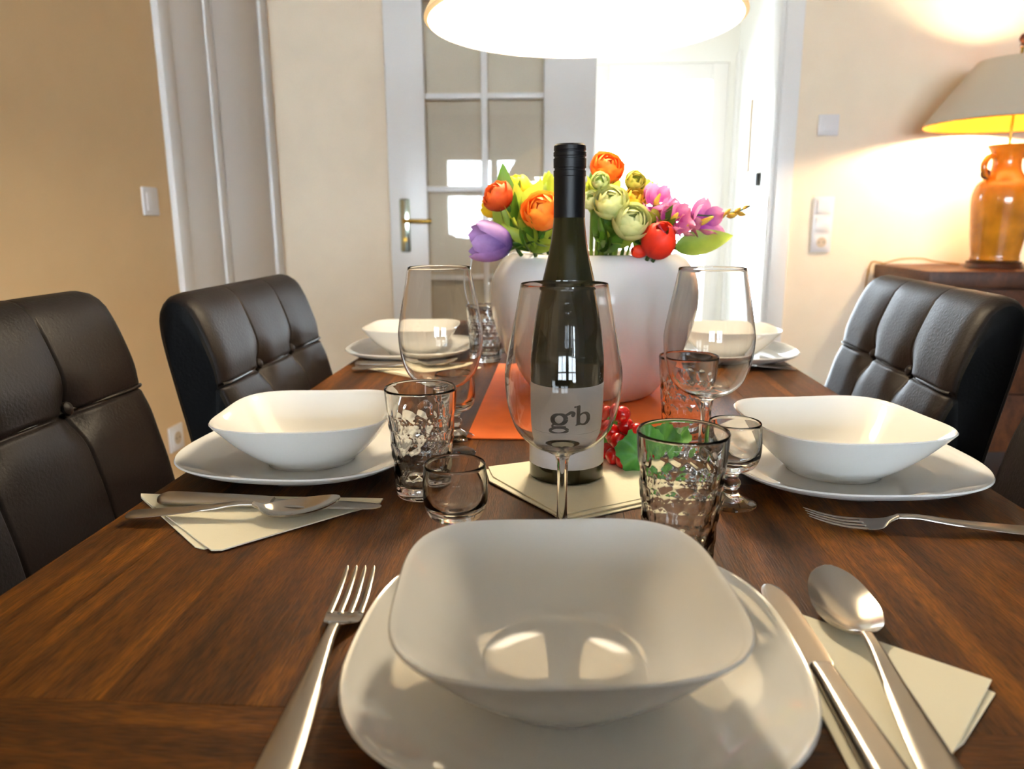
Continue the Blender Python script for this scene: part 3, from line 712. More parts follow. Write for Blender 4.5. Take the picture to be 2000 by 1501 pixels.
# ================================================================== CUTLERY   (local: y along the length from 0 at the handle end, z up)
def strip(name, st, m=9):
    """st: (y, half width, z centre, cup depth, thickness[, x offset]) -> closed lofted bar with curved cross-section"""
    v = []; f = []; w = 2 * m
    for s_ in st:
        y, hw, z, cup, th_ = s_[:5]; xo = s_[5] if len(s_) > 5 else 0
        top = []; bot = []
        for k in range(m):
            u = -1 + 2 * k / (m - 1); e = sqrt(max(0, 1 - abs(u) ** 6))
            zc = z + cup * (u * u - 1)
            top.append((xo + u * hw, y, zc + th_ / 2 * (.25 + .75 * e))); bot.append((xo + u * hw, y, zc - th_ / 2 * (.25 + .75 * e)))
        v += top + bot[::-1]
    for i in range(len(st) - 1):
        for k in range(w): f.append((i * w + k, i * w + (k + 1) % w, (i + 1) * w + (k + 1) % w, (i + 1) * w + k))
    f.append(tuple(range(w))[::-1]); f.append(tuple((len(st) - 1) * w + k for k in range(w)))
    bm = bmesh.new(); me = mesh(name, v, f, False); bm.from_mesh(me); bpy.data.meshes.remove(me)
    return from_bm(name, bm, True, 50)
def interp(keys, n):
    P = []; m = len(keys[0])
    for i in range(len(keys) - 1):
        p0, p1, p2, p3 = keys[max(0, i - 1)], keys[i], keys[i + 1], keys[min(len(keys) - 1, i + 2)]
        for k in range(n):
            t = k / n; P.append(tuple(.5 * (2 * p1[j] + (p2[j] - p0[j]) * t + (2 * p0[j] - 5 * p1[j] + 4 * p2[j] - p3[j]) * t * t + (3 * p1[j] - p0[j] - 3 * p2[j] + p3[j]) * t ** 3) for j in range(m)))
    return P + [tuple(keys[-1])]
H_keys = [(0, .004, .0032, 0, .0022), (.003, .0085, .0032, -.0004, .0024), (.012, .0100, .0036, -.0006, .0026), (.04, .0088, .0052, -.0006, .0028), (.08, .0062, .0085, -.0006, .0032), (.110, .0042, .0120, -.0005, .0036), (.128, .0036, .0120, -.0004, .0036)]
handle_me = strip('cutlery_handle', interp(H_keys, 5))
sp_keys = [(.118, .0036, .0118, -.0004, .0036), (.1235, .0052, .0098, .0006, .0032), (.129, .0108, .0080, .0030, .0024), (.139, .0175, .0076, .0062, .0018), (.155, .0210, .0088, .0080, .0016), (.174, .0195, .0112, .0072, .0016), (.188, .0150, .0140, .0045, .0016), (.196, .0088, .0160, .0018, .0016), (.1995, .0025, .0170, .0003, .0014)]
spoonh_me = strip('spoon_handle', interp([(k_[0] * .118 / .128, *k_[1:]) for k_ in H_keys], 5))
spoonb_me = strip('spoon_bowl', interp(sp_keys, 5), 13)
fk = [(.128, .0036, .0120, -.0004, .0036), (.136, .0055, .0085, .0003, .0030), (.143, .0105, .0052, .0012, .0022), (.150, .0122, .0042, .0014, .0020), (.158, .0124, .0045, .0012, .0020)]
def fork_head():
    bm = bmesh.new()
    def addm(me):
        bm.from_mesh(me); bpy.data.meshes.remove(me)
    addm(strip('h', interp(fk, 5)))
    for xo in (-.0102, -.0034, .0034, .0102):
        addm(strip('t', interp([(.156, .0021, .0042, 0, .0020, xo), (.175, .0019, .0052, 0, .0019, xo), (.192, .0017, .0085, 0, .0017, xo * .97), (.203, .0014, .0118, 0, .0013, xo * .95), (.2075, .0006, .0134, 0, .0008, xo * .94)], 4), 5))
    return from_bm('fork_head', bm, True, 50)
forkh_me = fork_head()
kb = [(.112, .0062, .0052, 0, .0030), (.116, .0080, .0045, 0, .0018), (.13, .0092, .0040, 0, .0016), (.165, .0098, .0036, 0, .0014), (.195, .0092, .0032, 0, .0013, ), (.212, .0070, .0030, 0, .0012), (.2185, .0038, .0030, 0, .0010), (.220, .0012, .0030, 0, .0008)]
blade_me = strip('knife_blade', interp([tuple(k_) for k_ in kb], 5))
kh = [(0, .004, .0060, -.0003, .0050), (.003, .0085, .0060, -.0004, .0072), (.012, .0102, .0060, -.0004, .0085), (.05, .0090, .0058, -.0004, .0085), (.095, .0072, .0055, -.0003, .0078), (.110, .0068, .0052, -.0002, .0070), (.1135, .0066, .0052, 0, .0062)]
knifeh_me = strip('knife_handle', interp(kh, 5))
def cutlery(kind, label, end, tip, dz=0., tilt=0., roll=0.):
    """end -> tip: handle end and working end on the table plane"""
    e = Vector((end[0], end[1], 0)); d = Vector((tip[0], tip[1], 0)) - e
    t = thing(kind, label, kind.split('_')[-1], (e.x, e.y, ZT + .0004 + dz), 0, None)
    t.rotation_euler = (tilt, roll, atan2(-d.x, d.y)); t.scale = (1.06, d.length / {'table_fork': .2075, 'table_knife': .220, 'table_spoon': .1995}[kind], 1.0)
    if kind == 'table_spoon': obj('handle', spoonh_me, 'steel_handle', t); obj('spoon_bowl', spoonb_me, 'steel', t)
    if kind == 'table_fork': obj('handle', handle_me, 'steel_handle', t); obj('fork_head', forkh_me, 'steel', t)
    if kind == 'table_knife': obj('handle', knifeh_me, 'steel_handle', t); obj('blade', blade_me, 'steel', t)
    return t
NZ = .0034
cutlery('table_fork', 'steel fork left of the foreground plate, tines pointing away', (-.1385, .292), (-.1505, .511))
cutlery('table_knife', 'steel knife right of the foreground plate, lying on a cream napkin', (.1615, .292), (.1565, .512), NZ)
cutlery('table_spoon', 'steel spoon lying on the foreground napkin, right of the knife', (.1875, .308), (.2005, .517), NZ)
cutlery('table_knife', 'steel knife on the left napkin, lying behind the spoon', (-.388, .651), (-.168, .648), NZ)
cutlery('table_spoon', 'steel spoon on the left napkin, handle reaching the table edge', (-.400, .616), (-.203, .633), NZ, 0)
cutlery('table_fork', 'steel fork in front of the right plate, tines towards the glasses', (.430, .628), (.224, .639))
cutlery('table_knife', 'steel knife before the far left plate, upper of the two pieces', (-.388, 1.352), (-.170, 1.352), NZ)
cutlery('table_spoon', 'steel spoon before the far left plate, lower of the two pieces', (-.385, 1.318), (-.187, 1.335), NZ)
cutlery('table_fork', 'steel fork in front of the far right plate', (.440, 1.372), (.234, 1.380))

# ================================================================== PAPER NAPKINS
def sheet(name, pts, z0, thick, nseg=10, wav=.0006, seed=0, curl=.0):
    """flat polygon (convex, ccw) filled with a fan grid and given thickness and a soft wave"""
    rnd = random.Random(seed); ph = [rnd.uniform(0, 6.28) for _ in range(4)]
    def hz(x, y): return wav * (sin(42 * x + 30 * y + ph[0]) + sin(60 * y - 25 * x + ph[1])) * .5 + wav
    n = len(pts); P = [Vector((p[0], p[1], 0)) for p in pts]; c_ = sum(P, Vector()) / n
    rim = []
    for i in range(n):
        for k in range(nseg): rim.append(P[i].lerp(P[(i + 1) % n], k / nseg))
    m = len(rim); v = []; f = []; rows = []
    for s_ in (.0, .25, .5, .75, .93, 1.0):
        if s_ == 0: rows.append([len(v)]); v.append((c_.x, c_.y, z0 + thick + hz(c_.x, c_.y))); continue
        r0 = len(v); rows.append(list(range(r0, r0 + m)))
        for q in rim:
            p = c_.lerp(q, s_); v.append((p.x, p.y, z0 + thick + hz(p.x, p.y) * (1 if s_ < 1 else .9) + curl * max(0, s_ - .8) ))
    r0 = len(v); low = list(range(r0, r0 + m))
    for q in rim: v.append((q.x, q.y, z0 + (hz(q.x, q.y) * .5 if curl == 0 else curl * .15)))
    for A, B in zip(rows, rows[1:]):
        for k in range(m):
            k2 = (k + 1) % m
            if len(A) == 1: f.append((A[0], B[k], B[k2]))
            else: f.append((A[k], B[k], B[k2], A[k2]))
    for k in range(m): f.append((rows[-1][k], low[k], low[(k + 1) % m], rows[-1][(k + 1) % m]))
    f.append(tuple(low)[::-1])
    return mesh(name, v, f, True, 55)
def napkin(label, layers):
    t = thing('paper_napkin', label, 'napkin', (0, 0, ZT + .0002))
    z = 0
    for i, (pts, thk) in enumerate(layers):
        obj('fold_layer', sheet('fold_layer', pts, z, thk, 10, .00035, i + len(label)), 'napkin', t); z += thk + .00045
    return t
napkin('cream triangular napkin under the foreground knife and spoon, right of the plate', [
    ([(.150, .300), (.215, .352), (.2555, .396), (.2500, .404), (.150, .482)], .0008),
    ([(.147, .285), (.2010, .338), (.2590, .4065), (.1640, .4815), (.147, .485)], .0011)])
napkin('cream triangular napkin under the left knife and spoon', [
    ([(-.420, .672), (-.309, .563), (-.300, .560), (-.178, .664), (-.176, .676)], .0008),
    ([(-.424, .679), (-.420, .672), (-.291, .555), (-.282, .556), (-.174, .668), (-.174, .679)], .0011)])
napkin('cream napkin before the far left plate, half behind the left wine glass', [
    ([(-.395, 1.372), (-.262, 1.268), (-.250, 1.268), (-.150, 1.362), (-.150, 1.372)], .0008),
    ([(-.392, 1.374), (-.385, 1.366), (-.258, 1.270), (-.155, 1.365), (-.155, 1.374)], .0011)])
napkin('square cream napkin lying under the wine bottle', [
    ([(.007, .632), (.143, .712), (.062, .848), (-.076, .768)], .0010),
    ([(.005, .636), (.138, .716), (.060, .846), (-.080, .772), (-.073, .735)], .0012),
    ([(.003, .642), (.134, .720), (.058, .842), (-.078, .776), (-.070, .745)], .0010)])

# orange felt runner
tag(obj('table_runner', boxm('table_runner', -.118, .206, .894, 1.40, 0, .0024, .0008), 'runner', None, (0, 0, ZT + .0003)), 'orange felt table runner under the white vase', 'table runner')

# ================================================================== WINE BOTTLE
BX, BY, BZ = .0085, .757, ZT + .0062
bt = thing('wine_bottle', 'dark slim wine bottle with white label and black screw cap', 'bottle', (BX, BY, BZ))
bo = sprof([(.0365, 0), (.0392, .004), (.0395, .010), (.0395, .118), (.0388, .135), (.0366, .155), (.0325, .180), (.0275, .203), (.0220, .226), (.0178, .248), (.0155, .270), (.0147, .285), (.0145, .334)], 5)
bi = [(max(.0, r - .0028), z) for r, z in bo if z > .010]
obj('glass_body', lathe('glass_body', [(0, .006), (.020, .004), (.034, .0)] + bo + [(.0118, .3345)] + bi[::-1][1:] + [(.030, .011), (0, .014)], 64, False, 45), 'bottle', bt)
capp = [(.0149, .268), (.0156, .2685), (.0157, .3085), (.0161, .309), (.0161, .314), (.0150, .3145), (.0150, .3165), (.0162, .317), (.0162, .3255), (.0152, .326), (.0152, .3275), (.0162, .328), (.0162, .3315), (.0153, .332), (.0153, .333), (.0160, .3335), (.0158, .3375), (.0140, .3392), (0, .3394)]
obj('screw_cap', lathe('screw_cap', capp, 48, False, 30), 'cap', bt)
RL = .0398
def on_cyl(x, z, r): a = x / RL; return (r * sin(a), -r * cos(a), z)
def cyl_patch(name, x0, x1, z0, z1, r, n=40, thick=.0002):
    v = []; f = []
    for i in range(n + 1):
        xx = x0 + (x1 - x0) * i / n
        v += [on_cyl(xx, z0, r), on_cyl(xx, z1, r), on_cyl(xx, z1, r - thick), on_cyl(xx, z0, r - thick)]
    for i in range(n):
        for k in range(4): f.append((i * 4 + k, (i + 1) * 4 + k, (i + 1) * 4 + (k + 1) % 4, i * 4 + (k + 1) % 4))
    f += [(0, 1, 2, 3), (n * 4 + 3, n * 4 + 2, n * 4 + 1, n * 4)]
    bm = bmesh.new(); me = mesh(name, v, f, False); bm.from_mesh(me); bpy.data.meshes.remove(me)
    return from_bm(name, bm, True, 40)
lab = obj('label', cyl_patch('label', -.062, .062, .0155, .1015, RL), 'label', bt)
def stroke(bm, pts, wid, r=RL + .00012):
    """ribbon of varying width laid on the bottle; pts: (x,z), wid: widths"""
    n = len(pts); L = []; R_ = []
    for i in range(n):
        a = pts[max(0, i - 1)]; b_ = pts[min(n - 1, i + 1)]; dx, dz = b_[0] - a[0], b_[1] - a[1]; l = sqrt(dx * dx + dz * dz) or 1
        nx, nz = -dz / l, dx / l; w = wid[i] / 2
        L.append(bm.verts.new(on_cyl(pts[i][0] + nx * w, pts[i][1] + nz * w, r))); R_.append(bm.verts.new(on_cyl(pts[i][0] - nx * w, pts[i][1] - nz * w, r)))
    for i in range(n - 1): bm.faces.new((L[i], R_[i], R_[i + 1], L[i + 1]))
def ell(cx, cz, rx, rz, a0, a1, n=40, slant=0.): return [(cx + rx * cos(a) + slant * rz * sin(a), cz + rz * sin(a)) for a in [radians(a0 + (a1 - a0) * k / n) for k in range(n + 1)]]
def letters():
    bm = bmesh.new(); ox, oz, k = -.0085, .0660, 1.14
    def ST(pts, wid): stroke(bm, [(ox + (x_ - ox) * k, oz + (z_ - oz) * k + .10 * (x_ - ox)) for x_, z_ in pts], [w_ * k for w_ in wid])
    # g : round bowl, link, lower loop and a long curled ear
    w = [.0018 + .0026 * abs(cos(radians(a))) for a in [360 * q / 40 for q in range(41)]]
    ST(ell(ox, oz + .0020, .0062, .0050, 0, 360), w)
    p = [(q.x, q.y) for q in spline([(ox - .0040, oz - .0022, 0), (ox - .0064, oz - .0040, 0), (ox - .0050, oz - .0058, 0), (ox + .0010, oz - .0060, 0), (ox + .0064, oz - .0066, 0)], 7)]
    ST(p, [.0014 + .0022 * (i / len(p)) for i in range(len(p))])
    ST(ell(ox - .0004, oz - .0094, .0082, .0031, 0, 360), [.0016 + .0014 * abs(cos(radians(a))) for a in [360 * q / 40 for q in range(41)]])
    p = [(q.x, q.y) for q in spline([(ox + .0048, oz + .0050, 0), (ox + .0080, oz + .0066, 0), (ox + .0112, oz + .0080, 0), (ox + .0138, oz + .0070, 0), (ox + .0136, oz + .0050, 0)], 7)]
    ST(p, [.0016 + .0012 * sin(pi * i / len(p)) for i in range(len(p))])
    ST(ell(ox + .0128, oz + .0052, .0009, .0009, 0, 360, 20), [.0018] * 21)
    # b : slab stem and round bowl
    bx = ox + .0178
    ST([(bx, oz - .0052), (bx, oz + .0135)], [.0036, .0036])
    ST([(bx - .0040, oz + .0127), (bx + .0016, oz + .0133)], [.0014, .0016])
    ST([(bx - .0026, oz - .0050), (bx + .0004, oz - .0043)], [.0012, .0016])
    ST(ell(bx + .0052, oz + .0004, .0052, .0056, 0, 360), [.0016 + .0026 * max(0, cos(radians(a))) for a in [360 * q / 40 for q in range(41)]])
    me = bpy.data.meshes.new('letters_gb'); bm.to_mesh(me); bm.free(); return me
obj('letters', letters(), 'ink', lab)
bm = bmesh.new()
stroke(bm, [(-.045 + .09 * q / 30, .0500) for q in range(31)], [.00022] * 31)
for z, a, b_ in ((.0470, -.0120, .0020),):
    stroke(bm, [(a + (b_ - a) * q / 10, z) for q in range(11)], [.0005] * 11)
me = bpy.data.meshes.new('fine_line'); bm.to_mesh(me); bm.free()
obj('fine_line', me, 'ink', lab)

# ================================================================== RED BERRY SPRIG BESIDE THE BOTTLE
bs = thing('berry_sprig', 'glossy red artificial berries with green leaves beside the bottle', 'berries', (.075, .800, ZT + .004))
berry_me = lathe('berry', sprof([(0, -.0095), (.0055, -.0080), (.0092, -.001), (.0085, .005), (.004, .0092), (0, .0098)], 4), 16, False)
rb = random.Random(3)
for (x, y, z) in [(.062, .792, .010), (.080, .786, .0095), (.070, .806, .012), (.090, .812, .0095), (.108, .812, .0095), (.066, .790, .028), (.084, .794, .027), (.075, .800, .043), (.060, .806, .034), (.058, .818, .050), (.046, .812, .058), (.050, .826, .040), (.055, .812, .0095), (.064, .824, .022), (.072, .780, .0095), (.077, .781, .0270), (.070, .793, .058), (.086, .786, .041)]:
    obj('berry', berry_me, 'berry', bs, (x - .075, y - .800, z), (rb.uniform(-.5, .5), rb.uniform(-.5, .5), 0))
MAT['leafedge'] = two_tone('veined_leaf', C('#1a6a24'), C('#7cc84a'), -.8, 1.2, .45, 0, .5, .15)
MAT['leaf'] = two_tone('bouquet_leaf', C('#3f6a14'), C('#c2cf4a'), -.2, 1.1, .45, 1, .35, .3)
MAT['leafdark'] = two_tone('dark_leaf', C('#123409'), C('#5c8a24'), -.2, 1.1, .45, 1, .35, .25)
def grape_leaf():
    n = 40; v = [(0, .35, .06)]; f = []
    for ring_ in (.5, 1.0):
        for k in range(n):
            a = 2 * pi * k / n
            r = (.50 + .10 * abs(cos(2.5 * a + .3)) + (.035 if k % 2 else 0)) * ring_
            v.append((r * sin(a), .45 + r * cos(a), .10 * (1 - ring_) + .07 * sin(5 * a) * ring_))
    for k in range(n): f.append((0, 1 + k, 1 + (k + 1) % n))
    for k in range(n): f.append((1 + k, 1 + n + k, 1 + n + (k + 1) % n, 1 + (k + 1) % n))
    v2 = [(x, y, z - .02) for x, y, z in v]; o = len(v)
    f2 = [tuple(q + o for q in ff[::-1]) for ff in f]
    e = [(1 + n + k, 1 + n + o + k, 1 + n + o + (k + 1) % n, 1 + n + (k + 1) % n) for k in range(n)]
    return mesh('grape_leaf', v + v2, f + f2 + e)
gl = grape_leaf()
for loc, rot, s_ in (((.089, .770, .002), (radians(80), 0, radians(6)), .044), ((.112, .797, .004), (radians(62), radians(10), radians(-25)), .036), ((.060, .835, .010), (radians(65), 0, radians(-30)), .040), ((.128, .820, .002), (radians(50), 0, radians(-70)), .034)):
    o = obj('leaf', gl, 'leafedge', bs, (loc[0] - .075, loc[1] - .800, loc[2]), rot); o.scale = (s_, s_, s_)
obj('stem', tube('stem', spline([(.05 - .075, .04, .045), (.07 - .075, .01, .035), (.095 - .075, 0, .018), (.125 - .075, 0, .008)], 5), .0016), 'leafdark', bs)

# ================================================================== VASE AND BOUQUET
VX, VY, VZ = .052, 1.172, ZT + .0029
vo = sprof([(.092, 0), (.102, .006), (.124, .035), (.146, .080), (.159, .122), (.1625, .155), (.158, .185), (.145, .209), (.131, .220), (.124, .2222)], 6)
vi = sprof([(.119, .2195), (.128, .212), (.148, .190), (.155, .155), (.150, .120), (.135, .07), (.105, .03), (.085, .014)], 6)
tag(obj('vase', lathe('vase', [(0, .001)] + [(.08, 0)] + vo + vi + [(0, .012)], 96, False, 60), 'vase', None, (VX, VY, VZ)), 'large bulbous white ceramic vase on the orange runner', 'vase')

def petal_mesh(name, wmax, ang0, ang1, shape='round', rr=(1, 1), nu=8, nv=10, flare=0., ruffle=0.):
    """patch of a unit ball, base at polar angle ang0 (bottom) to ang1 (tip)"""
    v = []; f = []
    for j in range(nv + 1):
        t = j / nv; ph_ = radians(ang0 + (ang1 - ang0) * t)
        if shape == 'round': w = wmax * min(1, .35 + 1.3 * t) * (1 if t < .6 else sqrt(max(.03, 1 - ((t - .6) / .41) ** 2)))
        else: w = wmax * (sin(pi * min(1, .14 + .80 * t)) ** .7 if t < .99 else .04)
        r = rr[0] + (rr[1] - rr[0]) * t + flare * t ** 3
        for k in range(nu + 1):
            u = -1 + 2 * k / nu; az = u * w / max(.35, sin(ph_)) if shape == 'point' else u * w
            q = r + ruffle * sin(5 * u + 3 * t) * t - (.05 * u * u if shape == 'point' else -.03 * u * u * t)
            v.append((q * sin(ph_) * cos(az), q * sin(ph_) * sin(az), q * cos(ph_)))
    for j in range(nv):
        for k in range(nu): f.append((j * (nu + 1) + k, j * (nu + 1) + k + 1, (j + 1) * (nu + 1) + k + 1, (j + 1) * (nu + 1) + k))
    return mesh(name, v, f, True, 80)
P_LAYER = [petal_mesh('petal_round_%d' % q, radians(w_), 172, a_, 'round', (1, 1.07)) for q, (w_, a_) in enumerate(((52, 66), (50, 50), (52, 38), (60, 27), (70, 14)))]
P_TULIP = petal_mesh('petal_tulip', radians(52), 172, 24, 'point', (1, 1.04), 8, 14)
P_WIDE = petal_mesh('petal_tulip_open', radians(46), 172, 42, 'point', (1, 1.30), 8, 14, .12)
P_FLARE = petal_mesh('petal_flared', radians(40), 165, 62, 'round', (1, 1.25), flare=.35, ruffle=.10)
def vary(me, mat):
    m = me.copy(); m.materials.clear(); m.materials.append(mat); return m
_pc = {}
def pmesh(base_me, mat):
    key = (base_me.name, mat.name)
    if key not in _pc: _pc[key] = vary(base_me, mat)
    return _pc[key]
def basis(axis, spin=0.):
    return (Vector(axis).normalized().to_track_quat('Z', 'Y') @ Quaternion((0, 0, 1), spin)).to_matrix().to_4x4()
def stem_to(root, loc, axis, R, mat='leaf', to=None, r=.0028):
    a = Vector(axis).normalized(); p0 = -a * R * .9
    tgt = Vector(to if to else (VX + (loc[0] - VX) * .35, VY + (loc[1] - VY) * .35, VZ + .10)) - Vector(loc)
    rimq = Vector((VX + (loc[0] - VX) * (.6 if abs(loc[0] - VX) < .16 else .52), VY + (loc[1] - VY) * .6, VZ + .232)) - Vector(loc)
    pts = [p0, p0 - a * min(.02, R * .5)]
    if (rimq.z < pts[-1].z - .006): pts.append(rimq)
    pts.append(tgt)
    obj('stem', tube('stem', spline(pts, 6), r, 8), mat, root)
def add_petals(root, B, me, n, scale, zoff=0., phase=0., open_=0., zs=1.0, jit=0.):
    for k in range(n):
        jo, jp = random.uniform(-jit, jit), random.uniform(-jit, jit)
        o = obj('petal', me, None, root)
        o.matrix_local = B @ Matrix.Translation((0, 0, zoff)) @ Matrix.Rotation(phase + 2 * pi * k / n + jp, 4, 'Z') @ Matrix.Rotation(open_ + jo, 4, 'Y') @ Matrix.Diagonal((scale, scale, scale * zs, 1))
FG = 'artificial flowers in the white vase'
def flower(name, label, loc, axis, group=FG):
    return thing(name, label, 'flower', (loc[0], loc[1], loc[2]), 0, group)
def ranunculus(label, loc, R, axis, c0, c1, core='#c9c75a', n=(5, 5, 5, 4, 3)):
    loc = (loc[0], loc[1], loc[2] + ZT); t = flower('ranunculus', label, loc, axis)
    m = two_tone('petal_ranunculus', C(c0), C(c1), -.8, .9)
    B = basis(axis, random.uniform(0, 2))
    for i, k in enumerate(n):
        add_petals(t, B, pmesh(P_LAYER[i], m), k, R * (1 - .145 * i), R * .035 * i, .7 * i, radians(7 - 2 * i), 1, radians(5))
    cm = plain('flower_core', C(core), .6, var=.2, vscale=80)
    o = obj('core', lathe('core', sprof([(0, -.5), (.40, -.3), (.48, .1), (.32, .5), (.12, .62), (0, .60)], 3), 16, False), cm, t); o.matrix_local = B @ Matrix.Diagonal((R * .42, R * .42, R * .55, 1))
    stem_to(t, loc, axis, R)
    return t
def tulip(label, loc, R, axis, c0, c1, zs=1.35, opened=6, to=None):
    loc = (loc[0], loc[1], loc[2] + ZT); t = flower('tulip', label, loc, axis)
    m = two_tone('petal_tulip', C(c0), C(c1), -.9, .9)
    me = pmesh(P_WIDE if opened > 10 else P_TULIP, m); B = basis(axis, random.uniform(0, 2))
    add_petals(t, B, me, 3, R * .88, 0, 0, 0, zs, radians(4)); add_petals(t, B, me, 3, R, -R * .06, pi / 3, radians(min(opened, 9)), zs, radians(5))
    stem_to(t, loc, axis, R * zs, 'leafdark', to)
    return t
def orchid(label, loc, R, axis, c0, c1, name='freesia'):
    loc = (loc[0], loc[1], loc[2] + ZT); t = flower(name, label, loc, axis)
    m = two_tone('petal_pink', C(c0), C(c1), -.7, .7)
    me = pmesh(P_FLARE, m); B = basis(axis, random.uniform(0, 2))
    add_petals(t, B, me, 3, R * .75, 0, 0, radians(18)); add_petals(t, B, me, 3, R * .62, .1 * R, pi / 3, radians(0))
    cm = plain('flower_core', C('#e8c94a'), .6, var=.2, vscale=80)
    o = obj('core', lathe('core', sprof([(0, -.6), (.16, -.3), (.12, .2), (.05, .55), (0, .56)], 3), 10, False), cm, t); o.matrix_local = B @ Matrix.Diagonal((R, R, R, 1))
    stem_to(t, loc, axis, R * .6, 'leaf', None, .002)
    return t
ranunculus('red and orange ranunculus bud at the upper left of the bouquet', (-.0895, 1.06, .308), .0215, (-.55, -.45, .55), '#c01408', '#f0722c', '#b0200c')
tulip('bright yellow tulip behind the red ranunculus bud', (-.064, 1.13, .318), .0205, (-.1, -.2, 1), '#e8b008', '#ffe52a', 1.25)
tulip('small yellow tulip half hidden below the red ranunculus bud', (-.1000, 1.085, .2915), .0150, (-.9, -.1, .1), '#d99a08', '#fbd81e', 1.2)
ranunculus('orange ranunculus directly left of the bottle neck', (-.0265, 1.04, .287), .0270, (-.25, -.8, .5), '#ef5a12', '#ffab3c', '#f0b040')
tulip('large purple tulip leaning out over the left rim of the vase', (-.0990, 1.045, .2445), .0230, (-.93, -.25, .12), '#5a3a8c', '#c49ad8', 1.35, 14, (-.01, 1.14, VZ + .21))
ranunculus('orange red ranunculus at the very top of the bouquet', (.0655, 1.09, .3465), .0232, (.25, -.75, .6), '#e8420c', '#ff8a2c', '#f09a2a')
ranunculus('small pale green ranunculus bud just right of the bottle cap', (.0535, 1.045, .3255), .0125, (-.1, -.9, .4), '#a8c04c', '#ecf3b4', '#c8d878', (4, 4, 4, 3))
ranunculus('olive yellow ranunculus bud beside the white background, upper right', (.1040, 1.075, .3270), .0145, (.25, -.9, .35), '#9a9a1c', '#e8dc6a', '#b8b43a', (4, 4, 4, 3))
tulip('yellow tulip peeking out at the right of the olive yellow bud', (.1250, 1.12, .3150), .0170, (.4, -.1, .9), '#e8c008', '#fff03a', 1.2)
ranunculus('pale lime ranunculus, upper of the two big round ones', (.0680, 1.035, .2975), .0235, (-.15, -.8, .55), '#b4c24e', '#f2f0ae', '#e6eaa0')
ranunculus('pale lime ranunculus, lower of the two big round ones', (.0955, 1.025, .2715), .0250, (.15, -.85, .45), '#b2c04c', '#f2f0b0', '#e8eba8')
ranunculus('small pale green bud hugging the right side of the bottle', (.0405, 1.05, .3010), .0130, (-.2, -.8, .5), '#a8bc50', '#f2f5c4', '#d6e08c', (4, 4, 4, 3))
ranunculus('golden yellow ranunculus between the lime ones and the pink blossoms', (.1030, 1.065, .3035), .0155, (.2, -.8, .5), '#b87a0c', '#f0c83a', '#d8b030', (4, 4, 4, 3))
orchid('pink blossom below the yellow tulip on the right side', (.1330, 1.055, .3010), .0215, (.2, -.8, .6), '#c24a9a', '#f2b0dc')
orchid('pink blossom above the red tulip', (.1560, 1.050, .2760), .0245, (.25, -.85, .45), '#c0408c', '#f4a8cc')
orchid('small pink blossom left of the outermost purple pink blossom', (.1770, 1.060, .2640), .0190, (.3, -.7, .4), '#c4588c', '#f0b4bc')
orchid('large pink purple blossom standing out at the right', (.2010, 1.060, .2720), .0260, (.55, -.75, .35), '#8c2c8c', '#ee94b4')
tulip('glossy red tulip hanging over the right rim of the vase', (.1345, 1.030, .2465), .0240, (.12, -.62, .75), '#b80a06', '#f23a1c', 1.15, 5)
tulip('small red tulip bud lying on the vase rim', (.1085, 1.040, .2310), .0090, (-.9, -.3, .1), '#b80a06', '#f0401c', 1.4)
# twig with little buds on the right
bt_ = flower('bud_twig', 'thin twig with yellow buds reaching out to the far right', (.170, 1.075, ZT + .278), (1, 0, 0))
bt_['category'] = 'twig'
tw = spline([(-.07, .04, -.10), (-.02, .01, -.03), (0, 0, 0), (.04, 0, .001), (.075, 0, .006), (.094, 0, .014)], 6)
obj('stem', tube('stem', tw, .0013, 8), 'leafdark', bt_)
bud_me = lathe('bud', sprof([(0, -1), (.45, -.5), (.5, .1), (.2, .8), (0, 1)], 4), 12, False)
MAT['bud'] = plain('golden_bud', C('#b98a1e'), .5, var=.35, vscale=90)
for p, d, s_ in (((.056, 0, .000), (1, 0, .5), .007), ((.063, -.004, .006), (1, 0, 1), .006), ((.070, 0, .001), (1, -.3, .2), .008), ((.077, -.003, .008), (.8, 0, .7), .006), ((.083, 0, .003), (1, 0, -.2), .0065), ((.088, 0, .012), (1, 0, .6), .005)):
    o = obj('bud', bud_me, 'bud', bt_); o.matrix_local = Matrix.Translation(p) @ basis(d) @ Matrix.Diagonal((s_, s_, s_, 1))

def leaf_mesh(name, wid, bend, fold=.25, nu=6, nv=14, twist=0.):
    v = []; f = []
    for j in range(nv + 1):
        t = j / nv; w = wid * (sin(pi * t ** .8) ** .8 + .03 * (1 - t))
        z = bend * t * t; tw_ = twist * t
        for k in range(nu + 1):
            u = -1 + 2 * k / nu; x, zz = u * w, fold * w * u * u + .03 * w * sin(9 * t + 3 * u)
            v.append((x * cos(tw_) - zz * sin(tw_), t, z + x * sin(tw_) + zz * cos(tw_)))
    for j in range(nv):
        for k in range(nu): f.append((j * (nu + 1) + k, j * (nu + 1) + k + 1, (j + 1) * (nu + 1) + k + 1, (j + 1) * (nu + 1) + k))
    return mesh(name, v, f, True, 80)
LM = [leaf_mesh('leaf_broad', .22, .10), leaf_mesh('leaf_long', .15, -.18, twist=.6), leaf_mesh('leaf_curl', .15, .35, twist=-.7)]
def aim(p, q, spin, s_):
    d = Vector(q) - Vector(p); L = d.length
    m_ = d.to_track_quat('Y', 'Z').to_matrix().to_4x4() @ Matrix.Rotation(spin, 4, 'Y')
    return Matrix.Translation(p) @ m_ @ Matrix.Diagonal((L * s_, L, L * s_, 1))
